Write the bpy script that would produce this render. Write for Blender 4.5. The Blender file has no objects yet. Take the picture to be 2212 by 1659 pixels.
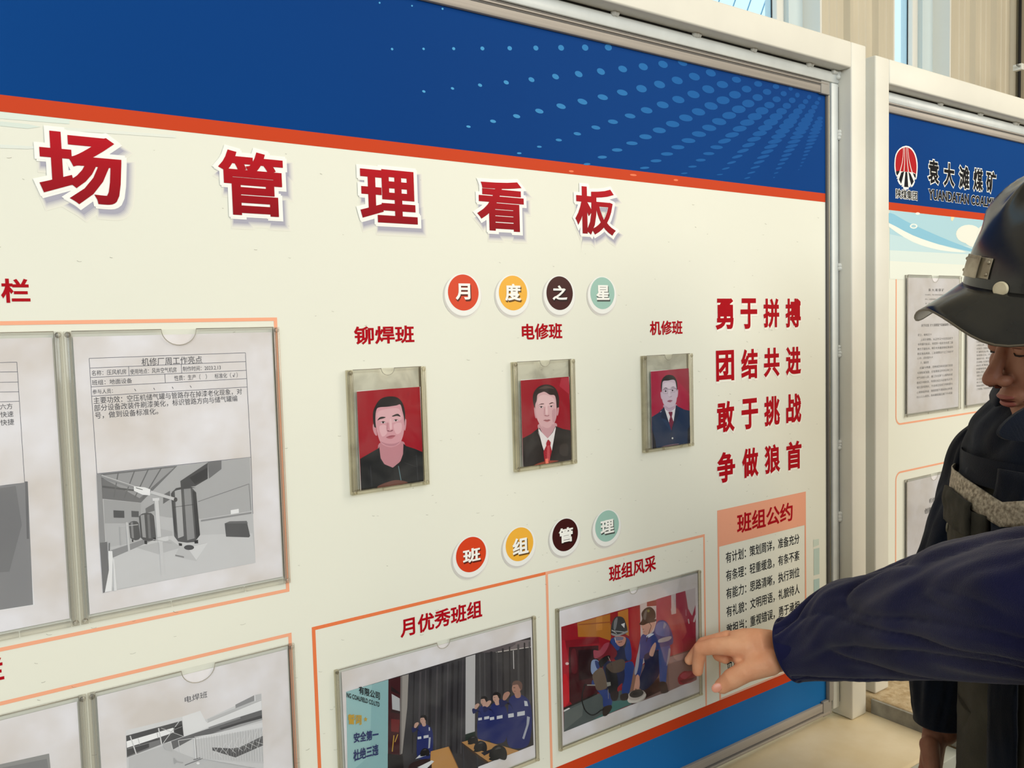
import bpy, bmesh, math, random
from mathutils import Vector, Matrix, noise, geometry
random.seed(7)
SC = bpy.context.scene
COL = SC.collection
H = 1.62                                    # camera height
F = 1789.486                                # focal length in pixels of a 2212 wide frame
M = Matrix(((0.81843671, 0.02756516, -0.57393512), (-0.05917892, 0.9975807, -0.03647752), (0.57154108, 0.0638194, 0.81808794)))
# ---------------------------------------------------------------- camera
cd = bpy.data.cameras.new('camera'); cam = bpy.data.objects.new('camera', cd); COL.objects.link(cam); SC.camera = cam
cd.sensor_fit = 'HORIZONTAL'; cd.sensor_width = 36.0; cd.lens = 36.0*F/2212; cd.clip_start = 0.02; cd.clip_end = 200
def W3(v): return Vector((v[0], v[2], -v[1]))
rx, ry, rz = W3(M[0]), -W3(M[1]), -W3(M[2])
cam.matrix_world = Matrix(((rx.x, ry.x, rz.x, 0), (rx.y, ry.y, rz.y, 0), (rx.z, ry.z, rz.z, H), (0, 0, 0, 1)))
# ---------------------------------------------------------------- world, lights, exposure
wd = bpy.data.worlds.new('sky'); SC.world = wd; wd.use_nodes = True
wb = wd.node_tree.nodes['Background']; wb.inputs[0].default_value = (0.68, 0.88, 1.0, 1); wb.inputs[1].default_value = 1.6
def area(name, loc, target, sx, sy, power, col, spread=180):
    l = bpy.data.lights.new(name, 'AREA'); l.shape = 'RECTANGLE'; l.size = sx; l.size_y = sy; l.energy = power; l.color = col; l.spread = math.radians(spread)
    o = bpy.data.objects.new(name, l); COL.objects.link(o); o.location = loc
    d = Vector(target)-Vector(loc); o.rotation_euler = d.to_track_quat('-Z', 'Y').to_euler(); return o
area('hall_window_light', (-1.2, -4.0, 3.3), (0.6, 1, 1.2), 5.5, 2.0, 195, (0.88, 0.96, 1.0))
area('side_fill_light', (4.4, -3.6, 3.1), (1.3, 1, 0.8), 3.0, 2.0, 135, (1.0, 0.9, 0.74))  # added unseen warm fill, brightens hand, ledge and the board's lower right
area('hall_lamp_light', (1.9, -0.9, 4.3), (1.5, 0.8, 0.8), 2.6, 2.0, 62, (1.0, 0.88, 0.70))
SC.view_settings.view_transform = 'Standard'; SC.view_settings.look = 'None'; SC.view_settings.gamma = 1.0
SC.view_settings.use_curve_mapping = False; SC.view_settings.exposure = 0.0
# ---------------------------------------------------------------- mapping helpers
CX, CY = 1106.0, 829.5
def ray(px, py):
    a, b = (px-CX)/F, (py-CY)/F
    return Vector((M[0][0]*a+M[1][0]*b+M[2][0], M[0][1]*a+M[1][1]*b+M[2][1], M[0][2]*a+M[1][2]*b+M[2][2]))
def PT(px, py, depth):                      # point at a distance along the lens axis
    d = ray(px, py)*depth; return Vector((d.x, d.z, H-d.y))
def PW(px, py, w=1.0):                      # point on the plane y = w, parallel to the boards
    d = ray(px, py); k = w/d.z; return Vector((d.x*k, w, H-d.y*k))
def CAMV(x, y, z):                          # metres right, down, ahead
    return W3(Vector((M[0][0]*x+M[1][0]*y+M[2][0]*z, M[0][1]*x+M[1][1]*y+M[2][1]*z, M[0][2]*x+M[1][2]*y+M[2][2]*z)))+Vector((0, 0, H))
# ---------------------------------------------------------------- material helpers
def lin(c):
    c = c/255.0
    return c/12.92 if c <= 0.04045 else ((c+0.055)/1.055)**2.4
def rgb(c): return (lin(c[0]), lin(c[1]), lin(c[2]), 1)
MATS = {}
def mat(name, c, rough=0.5, spec=0.4, metal=0.0, var=0.0, scale=8.0, c2=None, bump=0.0, bscale=200.0, sheen=0.0, stretch=None, detail=5.0):
    if name in MATS: return MATS[name]
    m = bpy.data.materials.new(name); m.use_nodes = True; MATS[name] = m
    nt = m.node_tree; N = nt.nodes; L = nt.links; b = N['Principled BSDF']
    b.inputs['Base Color'].default_value = rgb(c); b.inputs['Roughness'].default_value = rough
    b.inputs['Specular IOR Level'].default_value = spec; b.inputs['Metallic'].default_value = metal
    if sheen: b.inputs['Sheen Weight'].default_value = sheen
    tc = N.new('ShaderNodeTexCoord'); src = tc.outputs['Object']
    if stretch:
        mp = N.new('ShaderNodeMapping'); mp.inputs['Scale'].default_value = stretch; L.new(src, mp.inputs['Vector']); src = mp.outputs[0]
    if c2 or var:
        n = N.new('ShaderNodeTexNoise'); n.inputs['Scale'].default_value = scale; n.inputs['Detail'].default_value = detail; L.new(src, n.inputs['Vector'])
        r = N.new('ShaderNodeValToRGB'); L.new(n.outputs['Fac'], r.inputs['Fac'])
        e = r.color_ramp.elements; e[0].position = 0.35; e[1].position = 0.68
        if not c2: c2 = tuple(max(0, x*(1-var)) for x in c)
        e[0].color = rgb(c2); e[1].color = rgb(c); L.new(r.outputs[0], b.inputs['Base Color'])
    if bump:
        n2 = N.new('ShaderNodeTexNoise'); n2.inputs['Scale'].default_value = bscale; n2.inputs['Detail'].default_value = 3; L.new(src, n2.inputs['Vector'])
        bp = N.new('ShaderNodeBump'); bp.inputs['Strength'].default_value = bump; bp.inputs['Distance'].default_value = 0.002
        L.new(n2.outputs['Fac'], bp.inputs['Height']); L.new(bp.outputs[0], b.inputs['Normal'])
    return m
def attr_mat(name, rough=0.4, spec=0.3):
    m = bpy.data.materials.new(name); m.use_nodes = True; b = m.node_tree.nodes['Principled BSDF']
    a = m.node_tree.nodes.new('ShaderNodeAttribute'); a.attribute_name = 'ink'
    m.node_tree.links.new(a.outputs['Color'], b.inputs['Base Color']); b.inputs['Roughness'].default_value = rough; b.inputs['Specular IOR Level'].default_value = spec
    return m
INK = attr_mat('printed_ink', 0.5, 0.05)
GLOSSINK = attr_mat('glossy_printed_ink', 0.35, 0.3)
def grad_mat(name, top, bot, z0, z1, rough=0.4):
    m = bpy.data.materials.new(name); m.use_nodes = True; N = m.node_tree.nodes; L = m.node_tree.links; b = N['Principled BSDF']
    g = N.new('ShaderNodeTexCoord'); s = N.new('ShaderNodeSeparateXYZ'); L.new(g.outputs['Object'], s.inputs[0])
    r = N.new('ShaderNodeMapRange'); r.inputs['From Min'].default_value = z0; r.inputs['From Max'].default_value = z1; L.new(s.outputs['Z'], r.inputs['Value'])
    x = N.new('ShaderNodeMix'); x.data_type = 'RGBA'; x.inputs['A'].default_value = rgb(bot); x.inputs['B'].default_value = rgb(top); L.new(r.outputs[0], x.inputs['Factor'])
    L.new(x.outputs['Result'], b.inputs['Base Color']); b.inputs['Roughness'].default_value = rough; b.inputs['Specular IOR Level'].default_value = 0.06
    return m
def plastic_mat(name, clear, tint, haze, hazecol, dirt=0.0, z0=None, z1=None, gloss=0.04):   # clear acrylic: see-through, a little gloss, grime
    m = bpy.data.materials.new(name); m.use_nodes = True; N = m.node_tree.nodes; L = m.node_tree.links
    for n in list(N): N.remove(n)
    out = N.new('ShaderNodeOutputMaterial'); tr = N.new('ShaderNodeBsdfTransparent'); tr.inputs[0].default_value = rgb(tint)
    gl = N.new('ShaderNodeBsdfGlossy'); gl.inputs['Roughness'].default_value = 0.08
    di = N.new('ShaderNodeBsdfDiffuse'); di.inputs[0].default_value = rgb(hazecol)
    m1 = N.new('ShaderNodeMixShader'); m1.inputs[0].default_value = haze; L.new(tr.outputs[0], m1.inputs[1]); L.new(di.outputs[0], m1.inputs[2])
    if dirt:
        tc = N.new('ShaderNodeTexCoord'); no = N.new('ShaderNodeTexNoise'); no.inputs['Scale'].default_value = 22; no.inputs['Detail'].default_value = 6; no.inputs['Distortion'].default_value = 0.7
        L.new(tc.outputs['Object'], no.inputs['Vector'])
        mr = N.new('ShaderNodeMapRange'); mr.inputs['From Min'].default_value = 0.42; mr.inputs['From Max'].default_value = 0.78; mr.inputs['To Min'].default_value = haze; mr.inputs['To Max'].default_value = haze+dirt
        L.new(no.outputs['Fac'], mr.inputs['Value']); last = mr.outputs[0]
        L.new(last, m1.inputs[0])
    lw = N.new('ShaderNodeLayerWeight'); lw.inputs[0].default_value = 0.25
    ma = N.new('ShaderNodeMath'); ma.operation = 'MULTIPLY_ADD'; ma.inputs[1].default_value = 0.35; ma.inputs[2].default_value = gloss; L.new(lw.outputs['Fresnel'], ma.inputs[0])
    m2 = N.new('ShaderNodeMixShader'); L.new(ma.outputs[0], m2.inputs[0]); L.new(m1.outputs[0], m2.inputs[1]); L.new(gl.outputs[0], m2.inputs[2]); L.new(m2.outputs[0], out.inputs[0])
    return m
# ---------------------------------------------------------------- object helpers
def tag(o, label=None, cat=None, group=None, kind=None):
    if label: o['label'] = label
    if cat: o['category'] = cat
    if group: o['group'] = group
    if kind: o['kind'] = kind
    return o
def empty(name, loc, label, cat, group=None):
    o = bpy.data.objects.new(name, None); COL.objects.link(o); o.location = loc; o.empty_display_size = 0.05
    return tag(o, label, cat, group)
def mesh_obj(name, me, m, parent=None, smooth=False):
    o = bpy.data.objects.new(name, me); COL.objects.link(o)
    if m is not None:
        me.materials.clear()
        for x in (m if isinstance(m, (list, tuple)) else [m]): me.materials.append(x)
    if smooth: me.polygons.foreach_set('use_smooth', [True]*len(me.polygons))
    if parent is not None: attach(o, parent)
    return o
def wmat(o): return (wmat(o.parent) @ o.matrix_parent_inverse @ o.matrix_basis) if o.parent else o.matrix_basis.copy()
def attach(o, parent):
    o.parent = parent; o.matrix_parent_inverse = wmat(parent).inverted()
def bm_obj(name, bm, m, parent=None, smooth=False, bev=0.0, seg=2):
    if bev: bmesh.ops.bevel(bm, geom=[e for e in bm.edges], offset=bev, segments=seg, affect='EDGES', profile=0.6)
    bmesh.ops.recalc_face_normals(bm, faces=bm.faces)
    me = bpy.data.meshes.new(name); bm.to_mesh(me); bm.free()
    return mesh_obj(name, me, m, parent, smooth)
def add_box(bm, x0, x1, y0, y1, z0, z1):
    v = [bm.verts.new((x, y, z)) for x in (x0, x1) for y in (y0, y1) for z in (z0, z1)]
    for f in ((0, 1, 3, 2), (4, 6, 7, 5), (0, 4, 5, 1), (2, 3, 7, 6), (0, 2, 6, 4), (1, 5, 7, 3)): bm.faces.new([v[i] for i in f])
def box(name, x0, x1, y0, y1, z0, z1, m, parent=None, bev=0.0, seg=2):
    bm = bmesh.new(); add_box(bm, x0, x1, y0, y1, z0, z1); return bm_obj(name, bm, m, parent, bev > 0, bev, seg)
def quad(name, x0, x1, z0, z1, y, m, parent):
    return flat(name, [((x0, z0), (x1, z0), (x1, z1), (x0, z1))], y, m, parent)
def flat(name, polys, y, m, parent):                    # flat print: polygons in the board plane
    bm = bmesh.new()
    for p in polys: bm.faces.new([bm.verts.new((a, y, b)) for a, b in p])
    bmesh.ops.triangulate(bm, faces=bm.faces)
    for f in bm.faces:
        if f.normal.y > 0: f.normal_flip()
    me = bpy.data.meshes.new(name); bm.to_mesh(me); bm.free()
    return mesh_obj(name, me, m, parent)
def smooth_poly(p, n=4):
    o = []
    for i in range(len(p)):
        a, b, c, d = p[i-1], p[i], p[(i+1) % len(p)], p[(i+2) % len(p)]
        for k in range(n):
            t = k/n
            o.append(tuple(0.5*((2*b[j])+(-a[j]+c[j])*t+(2*a[j]-5*b[j]+4*c[j]-d[j])*t*t+(-a[j]+3*b[j]-3*c[j]+d[j])*t**3) for j in (0, 1)))
    return o
def ell(cx, cy, rx_, ry_, n=20, rot=0.0):
    c, s = math.cos(rot), math.sin(rot)
    return [(cx+rx_*math.cos(t)*c-ry_*math.sin(t)*s, cy+rx_*math.cos(t)*s+ry_*math.sin(t)*c) for t in [2*math.pi*i/n for i in range(n)]]
def line(p, q, w):
    dx, dy = q[0]-p[0], q[1]-p[1]; l = math.hypot(dx, dy) or 1; nx, ny = -dy/l*w/2, dx/l*w/2
    return [(p[0]+nx, p[1]+ny), (q[0]+nx, q[1]+ny), (q[0]-nx, q[1]-ny), (p[0]-nx, p[1]-ny)]
def art(name, ox, oy, sc, w, layers, m, parent, clip=None, dy=2.2e-5):
    """printed picture: layers of (colour, polygon); each polygon is a patch of ink on the sheet"""
    bm = bmesh.new(); cl = bm.loops.layers.float_color.new('ink'); ki = bm.faces.layers.int.new('k'); cols = []
    for k, (c, p) in enumerate(layers):
        P = [PW(ox+a/sc, oy+b/sc, w) for a, b in p]
        pts = [(q.x, q.z) for q in P]
        if clip: pts = clip_poly(pts, clip)
        cle = []
        for q in pts:
            if not cle or (abs(q[0]-cle[-1][0])+abs(q[1]-cle[-1][1])) > 1e-6: cle.append(q)
        if len(cle) > 2 and (abs(cle[0][0]-cle[-1][0])+abs(cle[0][1]-cle[-1][1])) < 1e-6: cle.pop()
        if len(cle) < 3: continue
        vs = [bm.verts.new((a, w-k*dy, b)) for a, b in cle]
        for t3 in geometry.tessellate_polygon([[Vector((a*100, b*100, 0)) for a, b in cle]]):
            try: f = bm.faces.new([vs[i] for i in t3])
            except ValueError: continue
            f[ki] = len(cols)
        cols.append(rgb(c))
    bm.normal_update()
    for f in bm.faces:
        for l in f.loops: l[cl] = cols[f[ki]]
        if f.normal.y > 0: f.normal_flip()
    me = bpy.data.meshes.new(name); bm.to_mesh(me); bm.free()
    return mesh_obj(name, me, m, parent)
def clip_poly(pts, c):
    x0, x1, z0, z1 = c
    for ax, lim, sg in ((0, x0, 1), (0, x1, -1), (1, z0, 1), (1, z1, -1)):
        out = []
        for i in range(len(pts)):
            a, b = pts[i-1], pts[i]; ia, ib = (a[ax]-lim)*sg >= 0, (b[ax]-lim)*sg >= 0
            if ia != ib:
                t = (lim-a[ax])/(b[ax]-a[ax]); out.append((a[0]+(b[0]-a[0])*t, a[1]+(b[1]-a[1])*t))
            if ib: out.append(b)
        pts = out
        if not pts: break
    return pts
TCACHE = {}
def text_mesh(s, bold):
    k = (s, bold)
    if k in TCACHE: return TCACHE[k]
    c = bpy.data.curves.new('t', 'FONT'); c.body = s; c.resolution_u = 3; c.fill_mode = 'FRONT' if bold == 0 else 'BOTH'
    if bold: c.bevel_depth = bold; c.bevel_resolution = 1
    o = bpy.data.objects.new('t', c); COL.objects.link(o)
    dg = bpy.context.evaluated_depsgraph_get(); me = bpy.data.meshes.new_from_object(o.evaluated_get(dg))
    bpy.data.objects.remove(o); bpy.data.curves.remove(c)
    xs = [v.co.x for v in me.vertices]; ys = [v.co.y for v in me.vertices]
    TCACHE[k] = (me, min(xs), max(xs), min(ys), max(ys)); return TCACHE[k]
def text(name, s, b, y, m, parent, bold=0.0, grow=0.0, dx=0.0, dz=0.0):
    """lettering fitted in the box b = (x0, x1, z0, z1) of its plane; grow widens every stroke (an outline)"""
    me0, a0, a1, c0, c1 = text_mesh(s, bold)
    sx, sz = (b[1]-b[0])/(a1-a0), (b[3]-b[2])/(c1-c0)
    me, *_ = (me0,) if not grow else text_mesh(s, bold+grow)
    me = me.copy(); zmax = max(abs(v.co.z) for v in me.vertices) or 1
    for v in me.vertices: v.co = (b[0]+(v.co.x-a0)*sx+dx, y-v.co.z/zmax*2.5e-5, b[2]+(v.co.y-c0)*sz+dz)
    me.polygons.foreach_set('use_smooth', [False]*len(me.polygons))
    return mesh_obj(name, me, m, parent)
def text_quad(name, s, TL, TR, BL, w, y, m, parent, bold=0.0):      # lettering on a slant: its corners given on the sheet
    me0, a0, a1, c0, c1 = text_mesh(s, bold); a, b, c = [PW(*q, w) for q in (TL, TR, BL)]
    me = me0.copy(); zmax = max(abs(v.co.z) for v in me.vertices) or 1
    for v in me.vertices:
        i, j = (v.co.x-a0)/(a1-a0), (c1-v.co.y)/(c1-c0)
        v.co = (a.x+(b.x-a.x)*i+(c.x-a.x)*j, y-v.co.z/zmax*2.5e-5, a.z+(b.z-a.z)*i+(c.z-a.z)*j)
    me.polygons.foreach_set('use_smooth', [False]*len(me.polygons)); return mesh_obj(name, me, m, parent)
def bx(L, R, T, B, w=1.0):
    return (PW(*L, w).x, PW(*R, w).x, PW(*B, w).z, PW(*T, w).z)
def P1(x, y, w=1.0): q = PW(x, y, w); return q.x, q.z
# ================================================================ THE SETTING
M_floor = mat('concrete_floor', (120, 114, 106), 0.6, 0.4, var=0.18, scale=3)
M_clad = mat('corrugated_cladding', (216, 206, 184), 0.45, 0.4, var=0.05, scale=3, stretch=(3, 1, 0.6))
M_pvc = mat('white_window_plastic', (238, 236, 228), 0.35, 0.4)
M_ledge = mat('painted_ledge', (252, 238, 208), 0.5, 0.35, c2=(238, 220, 182), scale=9, bump=0.35, bscale=45)
M_rough = mat('rough_render', (222, 204, 172), 0.85, 0.2, c2=(190, 166, 130), scale=60, bump=0.9, bscale=130)
M_trim = mat('grey_trim', (168, 166, 158), 0.6, 0.3, var=0.2, scale=30)
def struct(o, kind='structure'): o['kind'] = kind; return o
struct(box('floor', -5.6, 7.1, -5.6, 4.0, -0.1, 0.0, M_floor))
WTOP = 4.4
M_in = mat('hall_wall_paint', (216, 212, 200), 0.7, 0.3)
struct(box('ceiling', -5.6, 7.1, -5.6, 2.25, WTOP, WTOP+0.1, M_in)); struct(box('wall_left', -5.6, -5.5, -5.6, 2.25, 0, WTOP, M_in))
struct(box('wall_right', 7.0, 7.1, -5.6, 2.25, 0, WTOP, M_in)); struct(box('wall_front', -5.5, 7.0, -5.6, -5.5, 0, WTOP, M_in))
GW = 2.0                                                # depth of the clad wall behind the boards
def GX(px, py): return PW(px, py, GW).x
wins = [(GX(1560, 0)-0.55, GX(1776, 40), 'a'), (GX(1930, 60), GX(2055, 80), 'b')]
wins.insert(0, (wins[0][0]-1.9, wins[0][0]-0.95, 'c'))
wins.append((wins[-1][1]+0.62, wins[-1][1]+1.1, 'd'))
WZ0, WZ1 = 1.75, 3.7
def ribbed(name, xa, xb, z0, z1, phase):                # trapezoid ribs every 0.2 m
    bm = bmesh.new(); prof = []; x = xa
    prof.append((xa, 0.0)); k = math.floor((xa-phase)/0.2)
    while True:
        c = phase+k*0.2
        for dx_, d in ((0.0, 0.0), (0.012, -0.022), (0.034, -0.022), (0.046, 0.0), (0.10, 0.0), (0.104, -0.004), (0.112, -0.004), (0.116, 0.0), (0.150, 0.0), (0.154, -0.004), (0.162, -0.004), (0.166, 0.0)):
            q = c+dx_
            if xa < q < xb: prof.append((q, d))
        if c > xb: break
        k += 1
    prof.append((xb, 0.0))
    a = [(bm.verts.new((p, GW+d, z0)), bm.verts.new((p, GW+d, z1))) for p, d in prof]
    b = [(bm.verts.new((p, GW+d+0.002, z0)), bm.verts.new((p, GW+d+0.002, z1))) for p, d in prof]
    for s in (a, b):
        for i in range(len(s)-1): bm.faces.new((s[i][0], s[i+1][0], s[i+1][1], s[i][1]))
    for i in (0, -1): bm.faces.new((a[i][0], a[i][1], b[i][1], b[i][0]))
    return struct(bm_obj(name, bm, M_clad))
edges = [-5.5]+[v for w_ in wins for v in w_[:2]]+[7.0]
for i in range(0, len(edges), 2): ribbed('wall_back', edges[i], edges[i+1], 0, WTOP, 0.06)
for x0, x1, k in wins:
    ribbed('wall_back', x0, x1, 0, WZ0, 0.06); ribbed('wall_back', x0, x1, WZ1, WTOP, 0.06)
M_reveal = mat('pale_blue_reveal', (214, 228, 232), 0.5, 0.3)
M_gask = mat('black_gasket', (22, 22, 26), 0.6)
def glass_mat():
    m = bpy.data.materials.new('window_glass'); m.use_nodes = True; N = m.node_tree.nodes; L = m.node_tree.links; N.remove(N['Principled BSDF'])
    tr = N.new('ShaderNodeBsdfTransparent'); tr.inputs[0].default_value = (0.86, 0.95, 1, 1); gl = N.new('ShaderNodeBsdfGlossy'); gl.inputs['Roughness'].default_value = 0.02
    mx = N.new('ShaderNodeMixShader'); mx.inputs[0].default_value = 0.06; L.new(tr.outputs[0], mx.inputs[1]); L.new(gl.outputs[0], mx.inputs[2]); L.new(mx.outputs[0], N['Material Output'].inputs[0]); return m
M_glass = glass_mat()
for i, (x0, x1, k) in enumerate(wins):
    fr = bmesh.new(); t = 0.045; y0, y1 = GW+0.10, GW+0.16
    xr = x1-0.10 if k in 'ab' else x1
    add_box(fr, x0, x0+t, y0, y1, WZ0, WZ1); add_box(fr, xr-t, xr, y0, y1, WZ0, WZ1); add_box(fr, x0+t, xr-t, y0, y1, WZ0, WZ0+t); add_box(fr, x0+t, xr-t, y0, y1, WZ1-t, WZ1)
    wdw = struct(bm_obj('window_%d' % (i+1), fr, M_pvc, None, True, 0.004, 1))
    box('glass_pane', x0+t, xr-t, GW+0.128, GW+0.134, WZ0+t, WZ1-t, M_glass, wdw)
    g = bmesh.new(); add_box(g, xr-t-0.003, xr-t, GW+0.123, GW+0.127, WZ0+t, WZ1-t); bm_obj('gasket', g, M_gask, wdw)
    if k in 'ab':
        box('side_panel', xr, x1-0.001, GW+0.08, GW+0.12, WZ0, WZ1, M_reveal, wdw)
    rv = bmesh.new(); add_box(rv, x1-0.012, x1, GW+0.001, GW+0.16, WZ0, WZ1); add_box(rv, x0, x0+0.012, GW+0.001, GW+0.16, WZ0, WZ1); add_box(rv, x0+0.012, x1-0.012, GW+0.001, GW+0.16, WZ0-0.012, WZ0)
    bm_obj('window_reveal', rv, M_pvc, wdw)
# column, conduit and bracket at the far end of the clad wall
M_col = mat('beige_column', (214, 198, 170), 0.55, 0.3, var=0.12, scale=4, stretch=(1, 1, 0.4))
xc = GX(2184, 100)
colm = box('steel_column', xc, xc+0.42, GW-0.16, GW-0.03, 0, WTOP, M_col, None, 0.006)
tag(colm, 'beige steel column standing against the ribbed wall beyond the second board', 'column')
def tube(bm, pts, r, n=10, cap=True):
    rings = []
    for i, p in enumerate(pts):
        p = Vector(p); a = Vector(pts[max(i-1, 0)]); b = Vector(pts[min(i+1, len(pts)-1)]); d = (b-a).normalized()
        u = d.orthogonal().normalized() if i == 0 else (u0-d*u0.dot(d)).normalized()
        u0 = u; v = d.cross(u); rr = r[i] if isinstance(r, (list, tuple)) else r
        rings.append([bm.verts.new(p+(u*math.cos(2*math.pi*k/n)+v*math.sin(2*math.pi*k/n))*rr) for k in range(n)])
    for a, b in zip(rings, rings[1:]):
        for k in range(n): bm.faces.new((a[k], a[(k+1) % n], b[(k+1) % n], b[k]))
    if cap: bm.faces.new(rings[0][::-1]); bm.faces.new(rings[-1])
cb = bmesh.new(); tube(cb, [(xc-0.012, GW-0.045, 0.0), (xc-0.012, GW-0.045, WTOP)], 0.007)
tag(bm_obj('cable', cb, M_gask, None, True), 'thin black cable running down beside the beige column', 'cable')
br = empty('pipe_bracket', PW(2200, 146, GW-0.18), 'small white pipe bracket fixed to the beige column', 'bracket')
q = PW(2200, 146, GW-0.18)
box('bracket_body', q.x-0.012, q.x+0.012, GW-0.20, GW-0.16, q.z-0.014, q.z+0.014, M_pvc, br, 0.003)
bb = bmesh.new(); tube(bb, [(q.x-0.035, GW-0.19, q.z+0.004), (q.x+0.05, GW-0.19, q.z-0.004)], 0.005); bm_obj('bracket_bolt', bb, M_trim, br, True)
# wire mesh fence outside the first window
M_wire = mat('galvanised_wire', (150, 190, 215), 0.4, 0.5)
wf = bmesh.new(); wx0, wx1 = wins[1][0]+0.0, wins[1][1]+0.2
for k in range(-14, 18):
    for s in (1, -1):
        p0 = Vector((wx0+k*0.11, 2.9, 2.3 if s > 0 else 4.3)); 
        a = (p0.x, 2.9, 2.3); b = (p0.x+s*1.0, 2.9, 4.3)
        tube(wf, [a, b], 0.0035, 4)
tube(wf, [(wx0-1.6, 2.9, 0), (wx0-1.6, 2.9, 4.3)], 0.025); tube(wf, [(wx1+2.2, 2.9, 0), (wx1+2.2, 2.9, 4.3)], 0.025)
tube(wf, [(wx0-1.6, 2.9, 4.3), (wx1+2.2, 2.9, 4.3)], 0.02); tube(wf, [(wx0-1.6, 2.9, 2.3), (wx1+2.2, 2.9, 2.3)], 0.02)
tag(bm_obj('wire_fence', wf, M_wire), 'diamond wire mesh fence standing outside the window', 'fence')
# low plinth under the boards
LZ = H-0.817; LZ2 = H-0.785
bm = bmesh.new(); add_box(bm, -3.0, 1.568, 0.80, 1.06, 0, LZ)
o = bm_obj('trim_1', bm, M_ledge, None, True, 0.006, 2); struct(o)
o['label'] = 'cream painted low wall under the first board'
struct(box('trim_2', 1.568, 4.2, 0.74, 1.06, 0, LZ2, M_rough, None, 0.005, 2))
ee = box('trim_3', 1.562, 1.568, 0.74, 0.96, LZ2-0.034, LZ2-0.002, M_trim); struct(ee)
ee2 = box('trim_4', -3.0, 1.56, 0.772, 0.80, LZ-0.06, LZ-0.004, mat('plinth_edge_board', (190, 196, 190), 0.4), None, 0.002); struct(ee2)
# ================================================================ THE BOARDS
M_tube = mat('cream_white_paint', (230, 227, 216), 0.38, 0.4, var=0.04, scale=5)
M_flatbar = mat('white_gloss_paint', (232, 236, 234), 0.3, 0.5, var=0.05, scale=20)
M_alu = mat('brushed_aluminium', (176, 168, 160), 0.5, 0.4, metal=0.2, var=0.08, scale=60, stretch=(0.05, 1, 6))
M_aludark = mat('dark_aluminium', (92, 90, 88), 0.55, 0.3, metal=0.0)
M_cap = mat('grey_corner_plastic', (150, 146, 140), 0.5, 0.4)
M_black = mat('gap_shade_black', (20, 20, 20), 0.7)  # black standing in for the shade inside gaps and joints
M_weld = mat('painted_weld', (226, 226, 220), 0.35, 0.5)
M_panel = mat('warm_white_print', (233, 233, 220), 0.42, 0.2, var=0.015, scale=2)
M_blue = mat('deep_blue_print', (0, 66, 136), 0.5, 0.05, c2=(0, 58, 126), scale=1.6, detail=1)
M_blue2 = grad_mat('blue_footer_print', (42, 96, 140), (28, 108, 178), 0.86, 1.08, 0.38)
M_orange = mat('orange_print', (200, 66, 30), 0.45, 0.08)
M_salmon = mat('salmon_print', (243, 172, 138), 0.45, 0.3)
M_salfill = mat('salmon_fill_print', (240, 168, 138), 0.45, 0.3)
M_orline = mat('orange_line_print', (234, 124, 74), 0.45, 0.3)
M_red = mat('red_lettering', (172, 14, 28), 0.5, 0.06)
M_blacktext = mat('black_lettering', (20, 20, 26), 0.55, 0.08)
M_greytext = mat('grey_lettering', (70, 70, 78), 0.6, 0.08)
M_halo = mat('white_outline_print', (246, 245, 240), 0.4, 0.3)
M_paleteal = mat('pale_teal_print', (198, 220, 214), 0.42, 0.3)
XR, XP = 1.468, 1.503                                   # panel's right edge, inner face of the post
ZT, ZB = H+0.4465, H-0.7765                             # panel's top and bottom edge
ZO1, ZO2 = H+0.2545, H+0.2375                           # orange stripe
TF = 0.965                                              # front plane of the steel tube
def board(label, xl, xr, side_left_post, mirror):
    root = empty('notice_board', ((xl+xr)/2, 1.02, LZ), label, 'board')
    return root
B1 = board('large notice board with blue header and portraits, in a white steel frame', -0.9, XR, True, False)
B2 = board('narrower notice board with round red emblem in its header, behind the helmeted worker', 1.67, 3.4, True, False)
def steel(root, xa, xb, zb, ztop):
    """square tube frame with open inside xa..xb"""
    t = 0.05
    def bar(n, *a): return box(n, *a, M_tube, root, 0.0035, 2)
    bar('frame_post', xa-t, xa, TF, TF+t, zb, ztop)
    bar('frame_post', xb, xb+t, TF, TF+t, zb, ztop)
    bar('frame_rail', xa, xb, TF, TF+t, ztop-t, ztop)
    # flat bars welded round the inside, holding the panel
    z1 = ztop-t
    box('flat_bar', xa, xb, 0.992, 0.998, z1-0.024, z1-0.0032, M_flatbar, root, 0.0015, 1)
    box('flat_bar', xb-0.0235, xb-0.0022, 0.992, 0.998, zb+0.02, z1-0.025, M_flatbar, root, 0.0015, 1)
    box('flat_bar', xa+0.001, xa+0.022, 0.992, 0.998, zb+0.02, z1-0.025, M_flatbar, root, 0.0015, 1)
    rnd = random.Random(int(xb*100))
    def bead(x, z, hor):
        b = bmesh.new(); n = rnd.randint(2, 4)
        for k in range(n):
            m_ = Matrix.Translation((x+(k*0.006 if hor else rnd.uniform(-.001, .001)), 0.9915, z+(0 if hor else k*0.006)))
            bmesh.ops.create_icosphere(b, subdivisions=2, radius=rnd.uniform(0.0035, 0.0055), matrix=m_)
        bm_obj('weld_bead', b, M_weld, root, True)
    x = xb-0.1
    while x > max(xa, xb-1.6): bead(x, z1-0.0015, True); x -= rnd.uniform(0.13, 0.2)
    bead(xb-0.02, z1-0.004, True); bead(xb-0.005, z1-0.012, False)
    z = z1-0.13
    while z > zb+0.1: bead(xb-0.0015, z, False); z -= rnd.uniform(0.14, 0.26)
    # dark open joint between flat bar and tube
    box('open_joint', xa, xb-0.024, 0.9935, 0.9975, z1-0.0031, z1-0.0001, M_black, root)
    box('open_joint', xb-0.0021, xb-0.0001, 0.9935, 0.9975, zb+0.03, z1-0.03, M_black, root)
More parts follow.
